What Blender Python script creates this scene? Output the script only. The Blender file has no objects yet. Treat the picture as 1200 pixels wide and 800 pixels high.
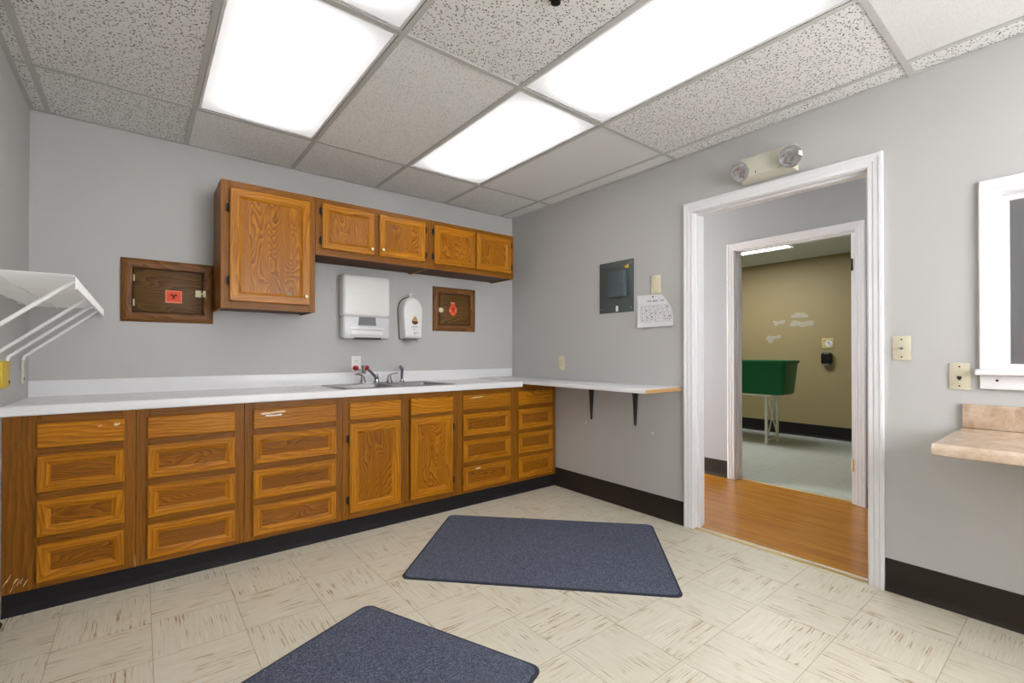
import bpy, bmesh, math, random
from mathutils import Vector, Matrix
random.seed(7)
S = bpy.context.scene
COL = S.collection
PI = math.pi

# ------------------------------------------------------------------ materials
def mat(name):
    m = bpy.data.materials.new(name); m.use_nodes = True
    nt = m.node_tree; b = nt.nodes['Principled BSDF']
    return m, nt, b

def plain(name, col, rough=.5, metal=0., spec=.5, trans=0., ior=1.45, coat=0.):
    m, nt, b = mat(name)
    b.inputs['Base Color'].default_value = (*col, 1)
    b.inputs['Roughness'].default_value = rough
    b.inputs['Metallic'].default_value = metal
    b.inputs['Specular IOR Level'].default_value = spec
    b.inputs['Transmission Weight'].default_value = trans
    b.inputs['IOR'].default_value = ior
    b.inputs['Coat Weight'].default_value = coat
    # faint procedural variation of the colour, so nothing is a dead flat colour
    if not trans and not metal:
        N = NT(nt); tc = N.n('ShaderNodeTexCoord'); n = N.noise(tc.outputs['Object'], 9, 3)
        N.l(N.mix(N.smooth(n, .3, .7), col, tuple(k*.985 for k in col)), b.inputs['Base Color'])
    return m

class NT:
    """little helper for wiring nodes"""
    def __init__(s, nt): s.nt = nt
    def n(s, t, **kw):
        o = s.nt.nodes.new(t)
        for k, v in kw.items():
            if hasattr(o, k): setattr(o, k, v)
        return o
    def l(s, a, b): s.nt.links.new(a, b)
    def math(s, op, a, b=None, c=None):
        o = s.n('ShaderNodeMath', operation=op)
        for i, v in enumerate((a, b, c)):
            if v is None: continue
            if isinstance(v, (int, float)): o.inputs[i].default_value = v
            else: s.l(v, o.inputs[i])
        return o.outputs[0]
    def xyz(s, x, y, z):
        o = s.n('ShaderNodeCombineXYZ')
        for i, v in enumerate((x, y, z)):
            if isinstance(v, (int, float)): o.inputs[i].default_value = v
            else: s.l(v, o.inputs[i])
        return o.outputs[0]
    def sep(s, v):
        o = s.n('ShaderNodeSeparateXYZ'); s.l(v, o.inputs[0]); return o.outputs
    def noise(s, vec, scale, detail=2, rough=.5, dist=0.):
        o = s.n('ShaderNodeTexNoise'); s.l(vec, o.inputs['Vector'])
        o.inputs['Scale'].default_value = scale; o.inputs['Detail'].default_value = detail
        o.inputs['Roughness'].default_value = rough; o.inputs['Distortion'].default_value = dist
        return o.outputs['Fac']
    def ramp(s, v, stops):
        o = s.n('ShaderNodeValToRGB'); s.l(v, o.inputs[0]); e = o.color_ramp.elements
        while len(e) < len(stops): e.new(.5)
        for i, (p, c) in enumerate(stops):
            e[i].position = p; e[i].color = (*c, 1) if len(c) == 3 else c
        return o.outputs['Color']
    def mix(s, f, a, b, mode='MIX'):
        o = s.n('ShaderNodeMix', data_type='RGBA', blend_type=mode)
        if isinstance(f, (int, float)): o.inputs['Factor'].default_value = f
        else: s.l(f, o.inputs['Factor'])
        for k, v in (('A', a), ('B', b)):
            i = [q for q in o.inputs if q.name == k and q.type == 'RGBA'][0]
            if isinstance(v, tuple): i.default_value = (*v, 1)
            else: s.l(v, i)
        return [q for q in o.outputs if q.type == 'RGBA'][0]
    def bump(s, h, strength, dist=.01):
        o = s.n('ShaderNodeBump'); s.l(h, o.inputs['Height'])
        o.inputs['Strength'].default_value = strength; o.inputs['Distance'].default_value = dist
        return o.outputs['Normal']
    def smooth(s, v, a, b, lo=0., hi=1.):
        o = s.n('ShaderNodeMapRange', interpolation_type='SMOOTHSTEP'); s.l(v, o.inputs['Value'])
        o.inputs['From Min'].default_value = a; o.inputs['From Max'].default_value = b
        o.inputs['To Min'].default_value = lo; o.inputs['To Max'].default_value = hi
        return o.outputs['Result']

def oak(name, axis, dark, mid, light, rough=.30, ring=24., pore=.5, warp=.05, amp=.62):
    m, nt, b = mat(name); N = NT(nt)
    tc = N.n('ShaderNodeTexCoord'); oi = N.n('ShaderNodeObjectInfo')
    x, y, z = N.sep(tc.outputs['Object'])
    if axis == 'X': x, z = z, x
    elif axis == 'Y': y, z = z, y
    r = oi.outputs['Random']
    x = N.math('ADD', x, N.math('MULTIPLY', r, 17.3)); z = N.math('ADD', z, N.math('MULTIPLY', r, 41.7))
    y = N.math('ADD', y, N.math('MULTIPLY', r, 5.1))
    v = N.xyz(x, y, N.math('MULTIPLY', z, .28))
    w1 = N.noise(v, 5.5, 2, .45); w2 = N.noise(v, 22, 2, .5)
    xs = N.math('ADD', x, N.math('MULTIPLY', N.math('SUBTRACT', w1, .5), warp*9))
    xs = N.math('ADD', xs, N.math('MULTIPLY', N.math('SUBTRACT', w2, .5), warp*.55))
    wv = N.n('ShaderNodeTexWave', wave_type='BANDS', bands_direction='X', wave_profile='SAW')
    N.l(N.xyz(xs, 0, 0), wv.inputs['Vector']); wv.inputs['Scale'].default_value = ring*.55
    wv.inputs['Distortion'].default_value = 0
    pv = N.xyz(N.math('MULTIPLY', x, 1.), N.math('MULTIPLY', y, 1.), N.math('MULTIPLY', z, .035))
    p = N.noise(pv, 420, 3, .6)
    p2 = N.noise(pv, 90, 2, .5)
    f = N.math('ADD', N.math('MULTIPLY', wv.outputs['Fac'], amp), N.math('MULTIPLY', p2, 1.1-amp))
    c = N.ramp(f, [(.1, light), (.55, mid), (1., dark)])
    blot = N.noise(v, 3.0, 1)
    c = N.mix(N.smooth(blot, .35, .75, 0, .35), c, dark)
    pm = N.smooth(p, .52, .72, 0, pore)
    c = N.mix(pm, c, tuple(k*.5 for k in dark))
    N.l(c, b.inputs['Base Color'])
    N.l(N.math('ADD', N.math('MULTIPLY', p, .2), rough-.1), b.inputs['Roughness'])
    N.l(N.bump(p, .12, .002), b.inputs['Normal'])
    b.inputs['Specular IOR Level'].default_value = .28
    return m

OD, OM, OL = (.17, .050, .002), (.49, .180, .006), (.70, .300, .013)
OAK_V = oak('oak_grain_upright', 'Z', OD, OM, OL, ring=30, warp=.018, amp=.40)
OAK_H = oak('oak_grain_level', 'X', OD, OM, OL, ring=30, warp=.02, amp=.42)
OAK_Y = oak('oak_grain_deep', 'Y', OD, OM, OL)
FD, FM, FL = (.11, .035, .0015), (.265, .094, .0035), (.37, .140, .007)
FRAME_V = oak('oak_frame_upright', 'Z', FD, FM, FL, .4, ring=30, warp=.016, amp=.36)
FRAME_H = oak('oak_frame_level', 'X', FD, FM, FL, .4, ring=30, warp=.016, amp=.36)
PANEL_V = oak('oak_panel_upright', 'Z', (.12, .032, .0015), (.39, .134, .004), (.58, .230, .010), ring=34, pore=.5, warp=.06)
PANEL_H = oak('oak_panel_level', 'X', (.10, .028, .0015), (.31, .102, .0035), (.46, .175, .008), ring=34, pore=.5, warp=.055)
WAL_H = oak('walnut_level', 'X', (.05, .021, .004), (.135, .062, .012), (.20, .10, .02), .45)
WAL_V = oak('walnut_upright', 'Z', (.09, .036, .009), (.22, .092, .024), (.32, .145, .044), .42)
WAL_F = oak('walnut_rail', 'X', (.09, .036, .009), (.22, .092, .024), (.32, .145, .044), .42)
INSIDE = plain('cabinet_inside_wood', (.07, .022, .005), .6)

def paint(name, col, bump=.12, rough=.55):
    m, nt, b = mat(name); N = NT(nt)
    tc = N.n('ShaderNodeTexCoord'); v = tc.outputs['Object']
    big = N.noise(v, 1.7, 3); fine = N.noise(v, 180, 2)
    N.l(N.mix(N.smooth(big, .3, .7, 0, .35), col, tuple(k*.94 for k in col)), b.inputs['Base Color'])
    b.inputs['Roughness'].default_value = rough
    N.l(N.bump(fine, bump, .001), b.inputs['Normal'])
    return m
WALL = paint('grey_wall_paint', (.515, .51, .50))
HALLG = paint('corridor_grey_bounce_offset', (.41, .42, .435))  # wall grey darkened and cooled to offset warm bounce light in the corridor
OLIVE = paint('olive_wall_paint', (.36, .295, .145))
TRIMW = plain('white_gloss_trim', (.80, .80, .815), .5, spec=.3)
WHITE = plain('white_plastic', (.82, .82, .80), .3)
WWIRE = plain('white_vinyl_wire', (.84, .84, .83), .35)
LAMW = plain('white_laminate', (.82, .82, .83), .28)
IVORY = plain('ivory_plastic', (.76, .70, .50), .4)
ALMOND = plain('almond_plastic', (.62, .58, .44), .4)
CREAM = plain('cream_enamel', (.62, .60, .50), .4)
YELL = plain('yellow_plastic', (.72, .50, .03), .45)
BLACK = plain('black_plastic', (.008, .008, .009), .35)
DARKH = plain('antique_hinge_metal', (.035, .028, .02), .4, .8)
BRASS = plain('brass', (.80, .62, .30), .3, .9)
PALEB = plain('pale_brass', (.78, .72, .48), .35, .4)
CHROME = plain('chrome', (.50, .50, .52), .14, 1.)
STEEL = plain('brushed_steel', (.36, .36, .37), .32, 1.)
STEELD = plain('dark_bracket_steel', (.055, .055, .058), .5, .3)
RED = plain('red_plastic', (.42, .015, .015), .35)
PINK = plain('clear_pink_guard', (.9, .55, .52), .2, trans=.5)
ORANGE = plain('orange_red_label', (.85, .085, .02), .5)
ORANGEL = plain('pale_orange_border', (.9, .26, .16), .5)
INK = plain('black_ink', (.02, .015, .015), .6)
DRED = plain('dark_red_ink', (.22, .01, .01), .6)
GREYINK = plain('grey_ink', (.30, .30, .34), .6)
PAPER = plain('white_paper', (.80, .80, .82), .7)
PEEL_GLINT = plain('peeled_label_and_highlight', (.80, .68, .45), .7)
RAW = plain('raw_particle_board', (.50, .29, .11), .8)
PANELG = plain('grey_green_panel_enamel', (.085, .105, .10), .4)
PANELB = plain('blue_grey_box_enamel', (.085, .11, .125), .38)
TOEK = plain('black_vinyl_base', (.011, .010, .011), .6, spec=.3)
BASEB = plain('dark_brown_vinyl_base', (.028, .021, .016), .62, spec=.3)
GREEN = plain('green_tub_plastic', (.004, .15, .055), .32)
STANDW = plain('cream_painted_steel', (.72, .74, .64), .4)
def clear(name, gl):
    pm, pnt, pb = mat(name); tr = pnt.nodes.new('ShaderNodeBsdfTransparent'); g = pnt.nodes.new('ShaderNodeBsdfGlossy'); mx = pnt.nodes.new('ShaderNodeMixShader')
    g.inputs['Roughness'].default_value = .05; mx.inputs[0].default_value = gl; tr.inputs['Color'].default_value = (.93, .93, .94, 1)
    pnt.links.new(tr.outputs[0], mx.inputs[1]); pnt.links.new(g.outputs[0], mx.inputs[2]); pnt.links.new(mx.outputs[0], pnt.nodes['Material Output'].inputs['Surface'])
    return pm
LENS = clear('clear_lamp_lens', .22)
REFL = plain('lamp_reflector', (.75, .75, .77), .25, .9)
SMOKE = plain('smoke_grey_window', (.20, .20, .23), .15)
FROST = plain('clear_plastic_cover', (.70, .71, .72), .2)
SPACK = plain('white_spackle', (.47, .435, .34), .8)
GOLD = plain('gold_print', (.62, .36, .10), .5)
BROWNP = plain('brown_print', (.10, .045, .01), .5)
GRILL = plain('white_tee_bar', (.52, .52, .50), .5)
HOUS = plain('white_fixture_enamel', (.75, .75, .74), .4)

def beige_laminate():
    m, nt, b = mat('beige_stone_laminate'); N = NT(nt)
    tc = N.n('ShaderNodeTexCoord'); v = tc.outputs['Object']
    a = N.noise(v, 14, 5, .65, .6); c2 = N.noise(v, 55, 3, .6)
    c = N.ramp(a, [(.3, (.48, .34, .23)), (.5, (.62, .48, .36)), (.7, (.72, .60, .49))])
    c = N.mix(N.smooth(c2, .5, .8, 0, .5), c, (.42, .28, .17))
    N.l(c, b.inputs['Base Color']); b.inputs['Roughness'].default_value = .22
    return m
BEIGE = beige_laminate()

def vinyl_floor(name, x0, y0, base_a, base_b, streak, streak_amt, seam, rough):
    m, nt, b = mat(name); N = NT(nt); T = .3048
    tc = N.n('ShaderNodeTexCoord'); x, y, z = N.sep(tc.outputs['Object'])
    u = N.math('DIVIDE', N.math('SUBTRACT', x, x0), T); v = N.math('DIVIDE', N.math('SUBTRACT', y, y0), T)
    fu = N.math('FLOOR', u); fv = N.math('FLOOR', v)
    par = N.math('MODULO', N.math('ABSOLUTE', N.math('ADD', fu, fv)), 2.)
    wn = N.n('ShaderNodeTexWhiteNoise', noise_dimensions='2D'); N.l(N.xyz(fu, fv, 0), wn.inputs['Vector'])
    rnd = wn.outputs['Value']
    def pick(a, c): return N.math('ADD', N.math('MULTIPLY', a, N.math('SUBTRACT', 1., par)), N.math('MULTIPLY', c, par))
    along = pick(x, y); across = pick(y, x)
    off = N.math('MULTIPLY', rnd, 31.)
    sv = N.xyz(N.math('ADD', N.math('MULTIPLY', along, 6.), off), N.math('MULTIPLY', across, 150.), off)
    sv2 = N.xyz(N.math('ADD', N.math('MULTIPLY', along, 8.), off), N.math('MULTIPLY', across, 250.), off)
    warp = N.noise(N.xyz(x, y, off), 14, 2)
    s1 = N.noise(sv, 1., 3, .55, .35); s2 = N.noise(sv2, 1., 2, .5, .3)
    patch = N.noise(N.xyz(x, y, off), 9., 2)
    soft = N.noise(sv, .55, 2)
    c = N.mix(soft, base_a, base_b)
    k = N.math('MULTIPLY', N.smooth(s1, .54, .66), N.smooth(patch, .46, .62))
    c = N.mix(N.math('MULTIPLY', k, streak_amt), c, streak)
    c = N.mix(N.math('MULTIPLY', N.smooth(s2, .55, .75), .35), c, streak)
    c = N.mix(N.math('MULTIPLY', N.smooth(s2, .42, .25), .6), c, tuple(min(.9, q*1.18) for q in base_b))
    c = N.mix(N.math('MULTIPLY', rnd, .10), c, tuple(q*.75 for q in base_a))
    eu = N.math('ABSOLUTE', N.math('SUBTRACT', N.math('FRACT', u), .5)); ev = N.math('ABSOLUTE', N.math('SUBTRACT', N.math('FRACT', v), .5))
    e = N.smooth(N.math('MAXIMUM', eu, ev), .4935, .4975)
    c = N.mix(N.math('MULTIPLY', e, .6), c, seam)
    N.l(c, b.inputs['Base Color']); 
    N.l(N.math('ADD', N.math('MULTIPLY', s1, .12), rough-.05), b.inputs['Roughness'])
    N.l(N.bump(N.math('SUBTRACT', s1, e), .06, .002), b.inputs['Normal'])
    return m
FLOOR = vinyl_floor('cream_streaked_vinyl_tile', -2.155, -2.25, (.67, .625, .49), (.79, .755, .635), (.33, .19, .07), .95, (.26, .21, .13), .34)
FLOORF = vinyl_floor('pale_green_vinyl_tile', 1.5, -1.5, (.60, .66, .60), (.68, .74, .68), (.45, .50, .44), .3, (.28, .30, .26), .18)

def plank_floor():
    m, nt, b = mat('honey_laminate_planks'); N = NT(nt)
    tc = N.n('ShaderNodeTexCoord'); x, y, z = N.sep(tc.outputs['Object'])
    row = N.math('FLOOR', N.math('DIVIDE', x, .0635))
    wn = N.n('ShaderNodeTexWhiteNoise', noise_dimensions='1D'); N.l(row, wn.inputs['W'])
    r = wn.outputs['Value']
    g = N.noise(N.xyz(N.math('MULTIPLY', x, 60.), N.math('ADD', N.math('MULTIPLY', y, 2.5), N.math('MULTIPLY', r, 9.)), r), 1., 4, .6, .4)
    g2 = N.noise(N.xyz(N.math('MULTIPLY', x, 300.), N.math('MULTIPLY', y, 9.), r), 1., 2)
    c = N.ramp(g, [(.25, (.27, .095, .007)), (.5, (.52, .205, .014)), (.75, (.62, .26, .022))])
    c = N.mix(N.math('MULTIPLY', r, .22), c, (.26, .085, .007))
    c = N.mix(N.smooth(g2, .55, .75, 0, .3), c, (.18, .055, .005))
    e = N.smooth(N.math('ABSOLUTE', N.math('SUBTRACT', N.math('FRACT', N.math('DIVIDE', x, .0635)), .5)), .475, .495)
    c = N.mix(N.math('MULTIPLY', e, .45), c, (.08, .025, .004))
    N.l(c, b.inputs['Base Color']); b.inputs['Roughness'].default_value = .24
    return m
PLANK = plank_floor()

def ceiling_tile(name, hole_scale, hole_amt, thr, col, gt):
    m, nt, b = mat(name); N = NT(nt)
    tc = N.n('ShaderNodeTexCoord'); v = tc.outputs['Object']
    d = N.n('ShaderNodeTexNoise'); N.l(v, d.inputs['Vector']); d.inputs['Scale'].default_value = hole_scale*.6
    mx = N.n('ShaderNodeVectorMath', operation='MULTIPLY_ADD'); N.l(d.outputs['Color'], mx.inputs[0])
    mx.inputs[1].default_value = (.7/hole_scale,)*3; N.l(v, mx.inputs[2])
    vo = N.n('ShaderNodeTexVoronoi'); N.l(mx.outputs[0], vo.inputs['Vector']); vo.inputs['Scale'].default_value = hole_scale
    gate = N.noise(v, hole_scale*.55, 1)
    h = N.math('MULTIPLY', N.smooth(vo.outputs['Distance'], thr, thr*.45), N.smooth(gate, gt, gt+.12))
    fine = N.noise(v, 260, 2)
    c = N.mix(N.smooth(fine, .35, .7), col, tuple(k*.88 for k in col))
    c = N.mix(N.math('MULTIPLY', h, hole_amt), c, (.05, .047, .04))
    N.l(c, b.inputs['Base Color']); b.inputs['Roughness'].default_value = .9
    b.inputs['Specular IOR Level'].default_value = .1
    N.l(N.bump(N.math('SUBTRACT', fine, h), .3, .003), b.inputs['Normal'])
    return m
CT_A = ceiling_tile('fissured_ceiling_tile', 92, .95, .40, (.82, .82, .795), .30)
CT_B = ceiling_tile('fine_pinhole_ceiling_tile', 125, .6, .36, (.88, .885, .865), .36)
CT_C = ceiling_tile('smooth_ceiling_tile', 110, .12, .25, (.79, .79, .77), .4)

def carpet():
    m, nt, b = mat('blue_grey_carpet_pile'); N = NT(nt)
    tc = N.n('ShaderNodeTexCoord'); v = tc.outputs['Object']
    a = N.noise(v, 190, 3, .7); w = N.noise(v, 5, 2); q = N.noise(v, 420, 1)
    c = N.ramp(a, [(.3, (.034, .042, .064)), (.52, (.105, .122, .172)), (.72, (.29, .31, .38))])
    c = N.mix(N.smooth(w, .35, .75, 0, .25), c, (.13, .147, .195))
    N.l(c, b.inputs['Base Color']); b.inputs['Roughness'].default_value = .95
    b.inputs['Specular IOR Level'].default_value = .1
    N.l(N.bump(N.math('ADD', a, q), .6, .004), b.inputs['Normal'])
    return m
CARPET = carpet()
MATEDGE = plain('mat_rubber_edge', (.03, .035, .05), .8)

def diffuser(name, lo, hi, sx=.14):
    m, nt, b = mat(name); N = NT(nt)
    tc = N.n('ShaderNodeTexCoord'); x, y, z = N.sep(tc.outputs['Object'])
    def gauss(c, w):
        d = N.math('DIVIDE', N.math('SUBTRACT', x, c), w)
        return N.math('POWER', 2.718, N.math('MULTIPLY', N.math('MULTIPLY', d, d), -1.))
    g = gauss(0., .17)
    end = N.smooth(N.math('ABSOLUTE', y), .60, .42)
    g = N.math('MULTIPLY', g, end)
    pr = N.math('ADD', N.math('MULTIPLY', N.math('SINE', N.math('MULTIPLY', N.math('ADD', x, y), 560.)), .5),
                N.math('MULTIPLY', N.math('SINE', N.math('MULTIPLY', N.math('SUBTRACT', x, y), 560.)), .5))
    st = N.math('ADD', lo, N.math('MULTIPLY', g, hi-lo))
    st = N.math('MULTIPLY', st, N.math('ADD', 1., N.math('MULTIPLY', pr, .14)))
    b.inputs['Base Color'].default_value = (.22, .22, .22, 1); b.inputs['Roughness'].default_value = .35
    b.inputs['Emission Color'].default_value = (1., .985, .975, 1)
    N.l(st, b.inputs['Emission Strength'])
    return m

# ------------------------------------------------------------------ mesh builder
WL = {}
class MB:
    def __init__(s): s.bm = bmesh.new()
    def _join(s, b2, m):
        vm = {}
        for v in b2.verts: vm[v] = s.bm.verts.new(v.co)
        for f in b2.faces:
            try: nf = s.bm.faces.new([vm[v] for v in f.verts])
            except ValueError: continue
            nf.material_index = m if m is not None else f.material_index
        b2.free(); return s
    def box(s, x0, x1, y0, y1, z0, z1, m=0, bev=0., seg=2, rot=None):
        b2 = bmesh.new(); bmesh.ops.create_cube(b2, size=1)
        x0, x1 = sorted((x0, x1)); y0, y1 = sorted((y0, y1)); z0, z1 = sorted((z0, z1))
        for v in b2.verts:
            v.co = Vector((x0+(v.co.x+.5)*(x1-x0), y0+(v.co.y+.5)*(y1-y0), z0+(v.co.z+.5)*(z1-z0)))
        if bev: bmesh.ops.bevel(b2, geom=b2.edges[:], offset=bev, segments=seg, affect='EDGES', profile=.5)
        if rot:
            c = Vector(((x0+x1)/2, (y0+y1)/2, (z0+z1)/2))
            bmesh.ops.rotate(b2, verts=b2.verts, cent=c, matrix=Matrix.Rotation(rot[1], 3, rot[0]))
        return s._join(b2, m)
    def tube(s, pts, r, n=8, m=0, cap=True):
        pts = [Vector(p) for p in pts]; rs = r if isinstance(r, (list, tuple)) else [r]*len(pts)
        rings = []; t0 = (pts[1]-pts[0]).normalized()
        up = Vector((0, 0, 1)) if abs(t0.z) < .9 else Vector((1, 0, 0))
        a = t0.cross(up).normalized()
        for i, p in enumerate(pts):
            t = (pts[min(i+1, len(pts)-1)]-pts[max(i-1, 0)]).normalized()
            a = (a-t*a.dot(t)).normalized(); b = t.cross(a)
            rings.append([s.bm.verts.new(p+(a*math.cos(2*PI*k/n)+b*math.sin(2*PI*k/n))*rs[i]) for k in range(n)])
        for i in range(len(rings)-1):
            for k in range(n):
                f = s.bm.faces.new((rings[i][k], rings[i][(k+1) % n], rings[i+1][(k+1) % n], rings[i+1][k])); f.material_index = m
        if cap:
            for rg in (rings[0][::-1], rings[-1]):
                f = s.bm.faces.new(rg); f.material_index = m
        return s
    def lathe(s, c, axis, prof, n=20, m=0):
        """prof = [(radius, distance along axis)]"""
        c = Vector(c); t = Vector(axis).normalized()
        up = Vector((0, 0, 1)) if abs(t.z) < .9 else Vector((1, 0, 0))
        a = t.cross(up).normalized(); b = t.cross(a); rings = []
        for r, d in prof:
            if r < 1e-6: rings.append([s.bm.verts.new(c+t*d)])
            else: rings.append([s.bm.verts.new(c+t*d+(a*math.cos(2*PI*k/n)+b*math.sin(2*PI*k/n))*r) for k in range(n)])
        for i in range(len(rings)-1):
            A, B = rings[i], rings[i+1]
            for k in range(n):
                q = [A[k % len(A)], A[(k+1) % len(A)], B[(k+1) % len(B)], B[k % len(B)]]
                u = []
                for v in q:
                    if v not in u: u.append(v)
                if len(u) > 2:
                    f = s.bm.faces.new(u); f.material_index = m
        for rg in (rings[0], rings[-1]):
            if len(rg) > 2:
                f = s.bm.faces.new(rg); f.material_index = m
        return s
    def prism(s, poly, plane, a0, a1, m=0):
        """poly in 2D; plane 'xz' extrudes along y, 'yz' along x, 'xy' along z"""
        def P(u, v, w): return {'xz': (u, w, v), 'yz': (w, u, v), 'xy': (u, v, w)}[plane]
        A = [s.bm.verts.new(P(u, v, a0)) for u, v in poly]; B = [s.bm.verts.new(P(u, v, a1)) for u, v in poly]
        n = len(poly); fs = [s.bm.faces.new(A[::-1]), s.bm.faces.new(B)]
        for i in range(n): fs.append(s.bm.faces.new((A[i], A[(i+1) % n], B[(i+1) % n], B[i])))
        for f in fs: f.material_index = m
        return s
    def quad(s, a, b, c, d, m=0):
        f = s.bm.faces.new([s.bm.verts.new(p) for p in (a, b, c, d)]); f.material_index = m; return s
    def rings(s, loops, mats, fill=None, back=None):
        """closed loops of equal vertex count; mats[i] = list per segment or int"""
        R = [[s.bm.verts.new(p) for p in L] for L in loops]; n = len(loops[0])
        for i in range(len(R)-1):
            for k in range(n):
                f = s.bm.faces.new((R[i][k], R[i][(k+1) % n], R[i+1][(k+1) % n], R[i+1][k]))
                mm = mats if isinstance(mats, int) else mats[k % len(mats)]
                f.material_index = mm
        if fill is not None: s.bm.faces.new(R[-1]).material_index = fill
        if back is not None: s.bm.faces.new(R[0][::-1]).material_index = back
        return s
    def build(s, name, mats, parent=None, smooth=True, loc=None):
        bmesh.ops.recalc_face_normals(s.bm, faces=s.bm.faces[:])
        me = bpy.data.meshes.new(name); s.bm.to_mesh(me); s.bm.free()
        for m in (mats if isinstance(mats, (list, tuple)) else [mats]): me.materials.append(m)
        if smooth:
            me.polygons.foreach_set('use_smooth', [True]*len(me.polygons))
            me.set_sharp_from_angle(angle=math.radians(32))
        o = bpy.data.objects.new(name, me); COL.objects.link(o)
        base = Vector((0, 0, 0))
        if parent is not None:
            base = WL[parent.name]; o.parent = parent
        elif loc is not None:
            base = Vector(loc); o.location = base
        me.transform(Matrix.Translation(-base)); WL[o.name] = base
        return o

def thing(name, label, cat, loc, group=None):
    o = bpy.data.objects.new(name, None); COL.objects.link(o)
    o.empty_display_size = .05; o.location = loc; WL[o.name] = Vector(loc)
    return tag(o, label, cat, group)
def tag(o, label, cat, group=None):
    o['label'] = label; o['category'] = cat
    if group: o['group'] = group
    return o
def struct(mb, name, mats, smooth=False):
    o = mb.build(name, mats, smooth=smooth); o['kind'] = 'structure'; return o
def lab(o, text): o['label'] = text; return o
def copy_tree(o, loc, label=None, group=None):
    def rec(q, par):
        c = q.copy(); COL.objects.link(c)
        if par is not None: c.parent = par
        WL[c.name] = Vector(loc)
        for ch in list(q.children): rec(ch, c)
        return c
    kids = list(o.children)
    c = o.copy(); COL.objects.link(c); c.location = loc; WL[c.name] = Vector(loc)
    for ch in kids: rec(ch, c)
    if label: c['label'] = label
    if group: c['group'] = group
    return c

# ------------------------------------------------------------------ dimensions
XL, H, YF = -3.267, 2.4244, -4.75            # left wall, ceiling, front wall
G = .6096; GX, GY = -3.1958, -.549
DY0, DY1, DZ = -1.888, -2.810, 2.043         # first doorway, clear opening
EY0, EY1, EZ = -1.488, -2.388, 2.05          # second doorway
WX = 1.38                                     # corridor far wall face
FX = 4.30                                     # far room's far wall

# ------------------------------------------------------------------ setting
m = MB(); m.box(XL, .06, YF, 0, -.05, 0); struct(m, 'floor', FLOOR)
m = MB(); m.box(.06, WX+.06, -5.2, 1.6, -.05, -.001); struct(m, 'floor_corridor', PLANK)
m = MB(); m.box(WX+.06, FX, -4.2, 1.6, -.05, -.001); struct(m, 'floor_far_room', FLOORF)
m = MB(); m.box(XL-.12, 0, 0, .12, 0, 2.75); struct(m, 'wall_back', WALL)
m = MB(); m.box(XL-.12, XL, YF-.12, 0, 0, 2.75); struct(m, 'wall_left', WALL)
VX0, VX1, VZ0, VZ1 = -2.30, -.40, .80, 2.20       # opening for the added fill window behind the camera
m = MB(); m.box(XL-.12, VX0, YF-.12, YF, 0, 2.75); m.box(VX1, .12, YF-.12, YF, 0, 2.75); m.box(VX0, VX1, YF-.12, YF, 0, VZ0); m.box(VX0, VX1, YF-.12, YF, VZ1, 2.75)
struct(m, 'wall_front', WALL)
j = .016
WY0, WY1, WZ0, WZ1 = -3.268, -4.05, 1.068, 1.797    # window opening
m = MB()
m.box(0, .12, DY0+j, .12, 0, 2.75); m.box(0, .12, DY1-j, DY0+j, DZ+j, 2.75)
m.box(0, .12, WY0+j, DY1-j, 0, 2.75); m.box(0, .12, WY1-j, WY0+j, 0, WZ0-j); m.box(0, .12, WY1-j, WY0+j, WZ1+j, 2.75)
m.box(0, .12, -5.2, WY1-j, 0, 2.75)
struct(m, 'wall_right', WALL)
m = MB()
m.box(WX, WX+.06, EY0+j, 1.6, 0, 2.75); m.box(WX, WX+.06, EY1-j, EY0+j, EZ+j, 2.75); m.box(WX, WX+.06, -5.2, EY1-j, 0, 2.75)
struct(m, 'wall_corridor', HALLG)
m = MB()
m.box(WX+.06, WX+.12, EY0+j, 1.6, 0, 2.75); m.box(WX+.06, WX+.12, EY1-j, EY0+j, EZ+j, 2.75); m.box(WX+.06, WX+.12, -4.2, EY1-j, 0, 2.75)
struct(m, 'wall_far_room_near', OLIVE)
m = MB(); m.box(.12, WX, 1.6, 1.72, 0, 2.75); struct(m, 'wall_corridor_end', WALL)
m = MB(); m.box(.12, WX, -5.32, -5.2, 0, 2.75); struct(m, 'wall_corridor_front', WALL)
m = MB(); m.box(FX, FX+.12, -4.2, 1.72, 0, 2.75); wf = struct(m, 'wall_far', OLIVE)
m = MB(); m.box(WX+.12, FX, 1.6, 1.72, 0, 2.75); struct(m, 'wall_far_room_left', OLIVE)
m = MB(); m.box(WX+.12, FX, -4.32, -4.2, 0, 2.75); struct(m, 'wall_far_room_right', OLIVE)
# spackle patches on the olive wall
def blob(mb, y, z, ry, rz, x, seed, m=0):
    x = x-.0003*seed+.0008
    rr = random.Random(seed); n = 22
    ph = [rr.uniform(0, 6.28) for _ in range(4)]
    pts = []
    for k in range(n):
        a = 2*PI*k/n
        q = 1+.22*math.sin(2*a+ph[0])+.16*math.sin(3*a+ph[1])+.12*math.sin(5*a+ph[2])
        pts.append((y+ry*q*math.cos(a), z+rz*q*math.sin(a)))
    mb.prism(pts, 'yz', x, x-.0012, m)
for i, (y, z, ry, rz) in enumerate([(-.96, 1.655, .085, .045), (-1.0, 1.535, .125, .045), (-.90, 1.545, .06, .035), (-.66, 1.56, .05, .03), (-.74, 1.575, .035, .03), (-.58, 1.335, .045, .065), (-.68, 1.365, .045, .025)]):
    mb = MB(); blob(mb, y, z, ry, rz, FX, i+3)
    o = mb.build('wall_patch', SPACK, wf, smooth=False)
# ceilings
def slab(name, x0, x1, y0, y1, z, ma):
    m = MB(); m.box(x0, x1, y0, y1, z, z+.05); return struct(m, name, ma)
slab('ceiling_corridor', .12, WX, -5.2, 1.6, 2.43, CT_B)
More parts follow.
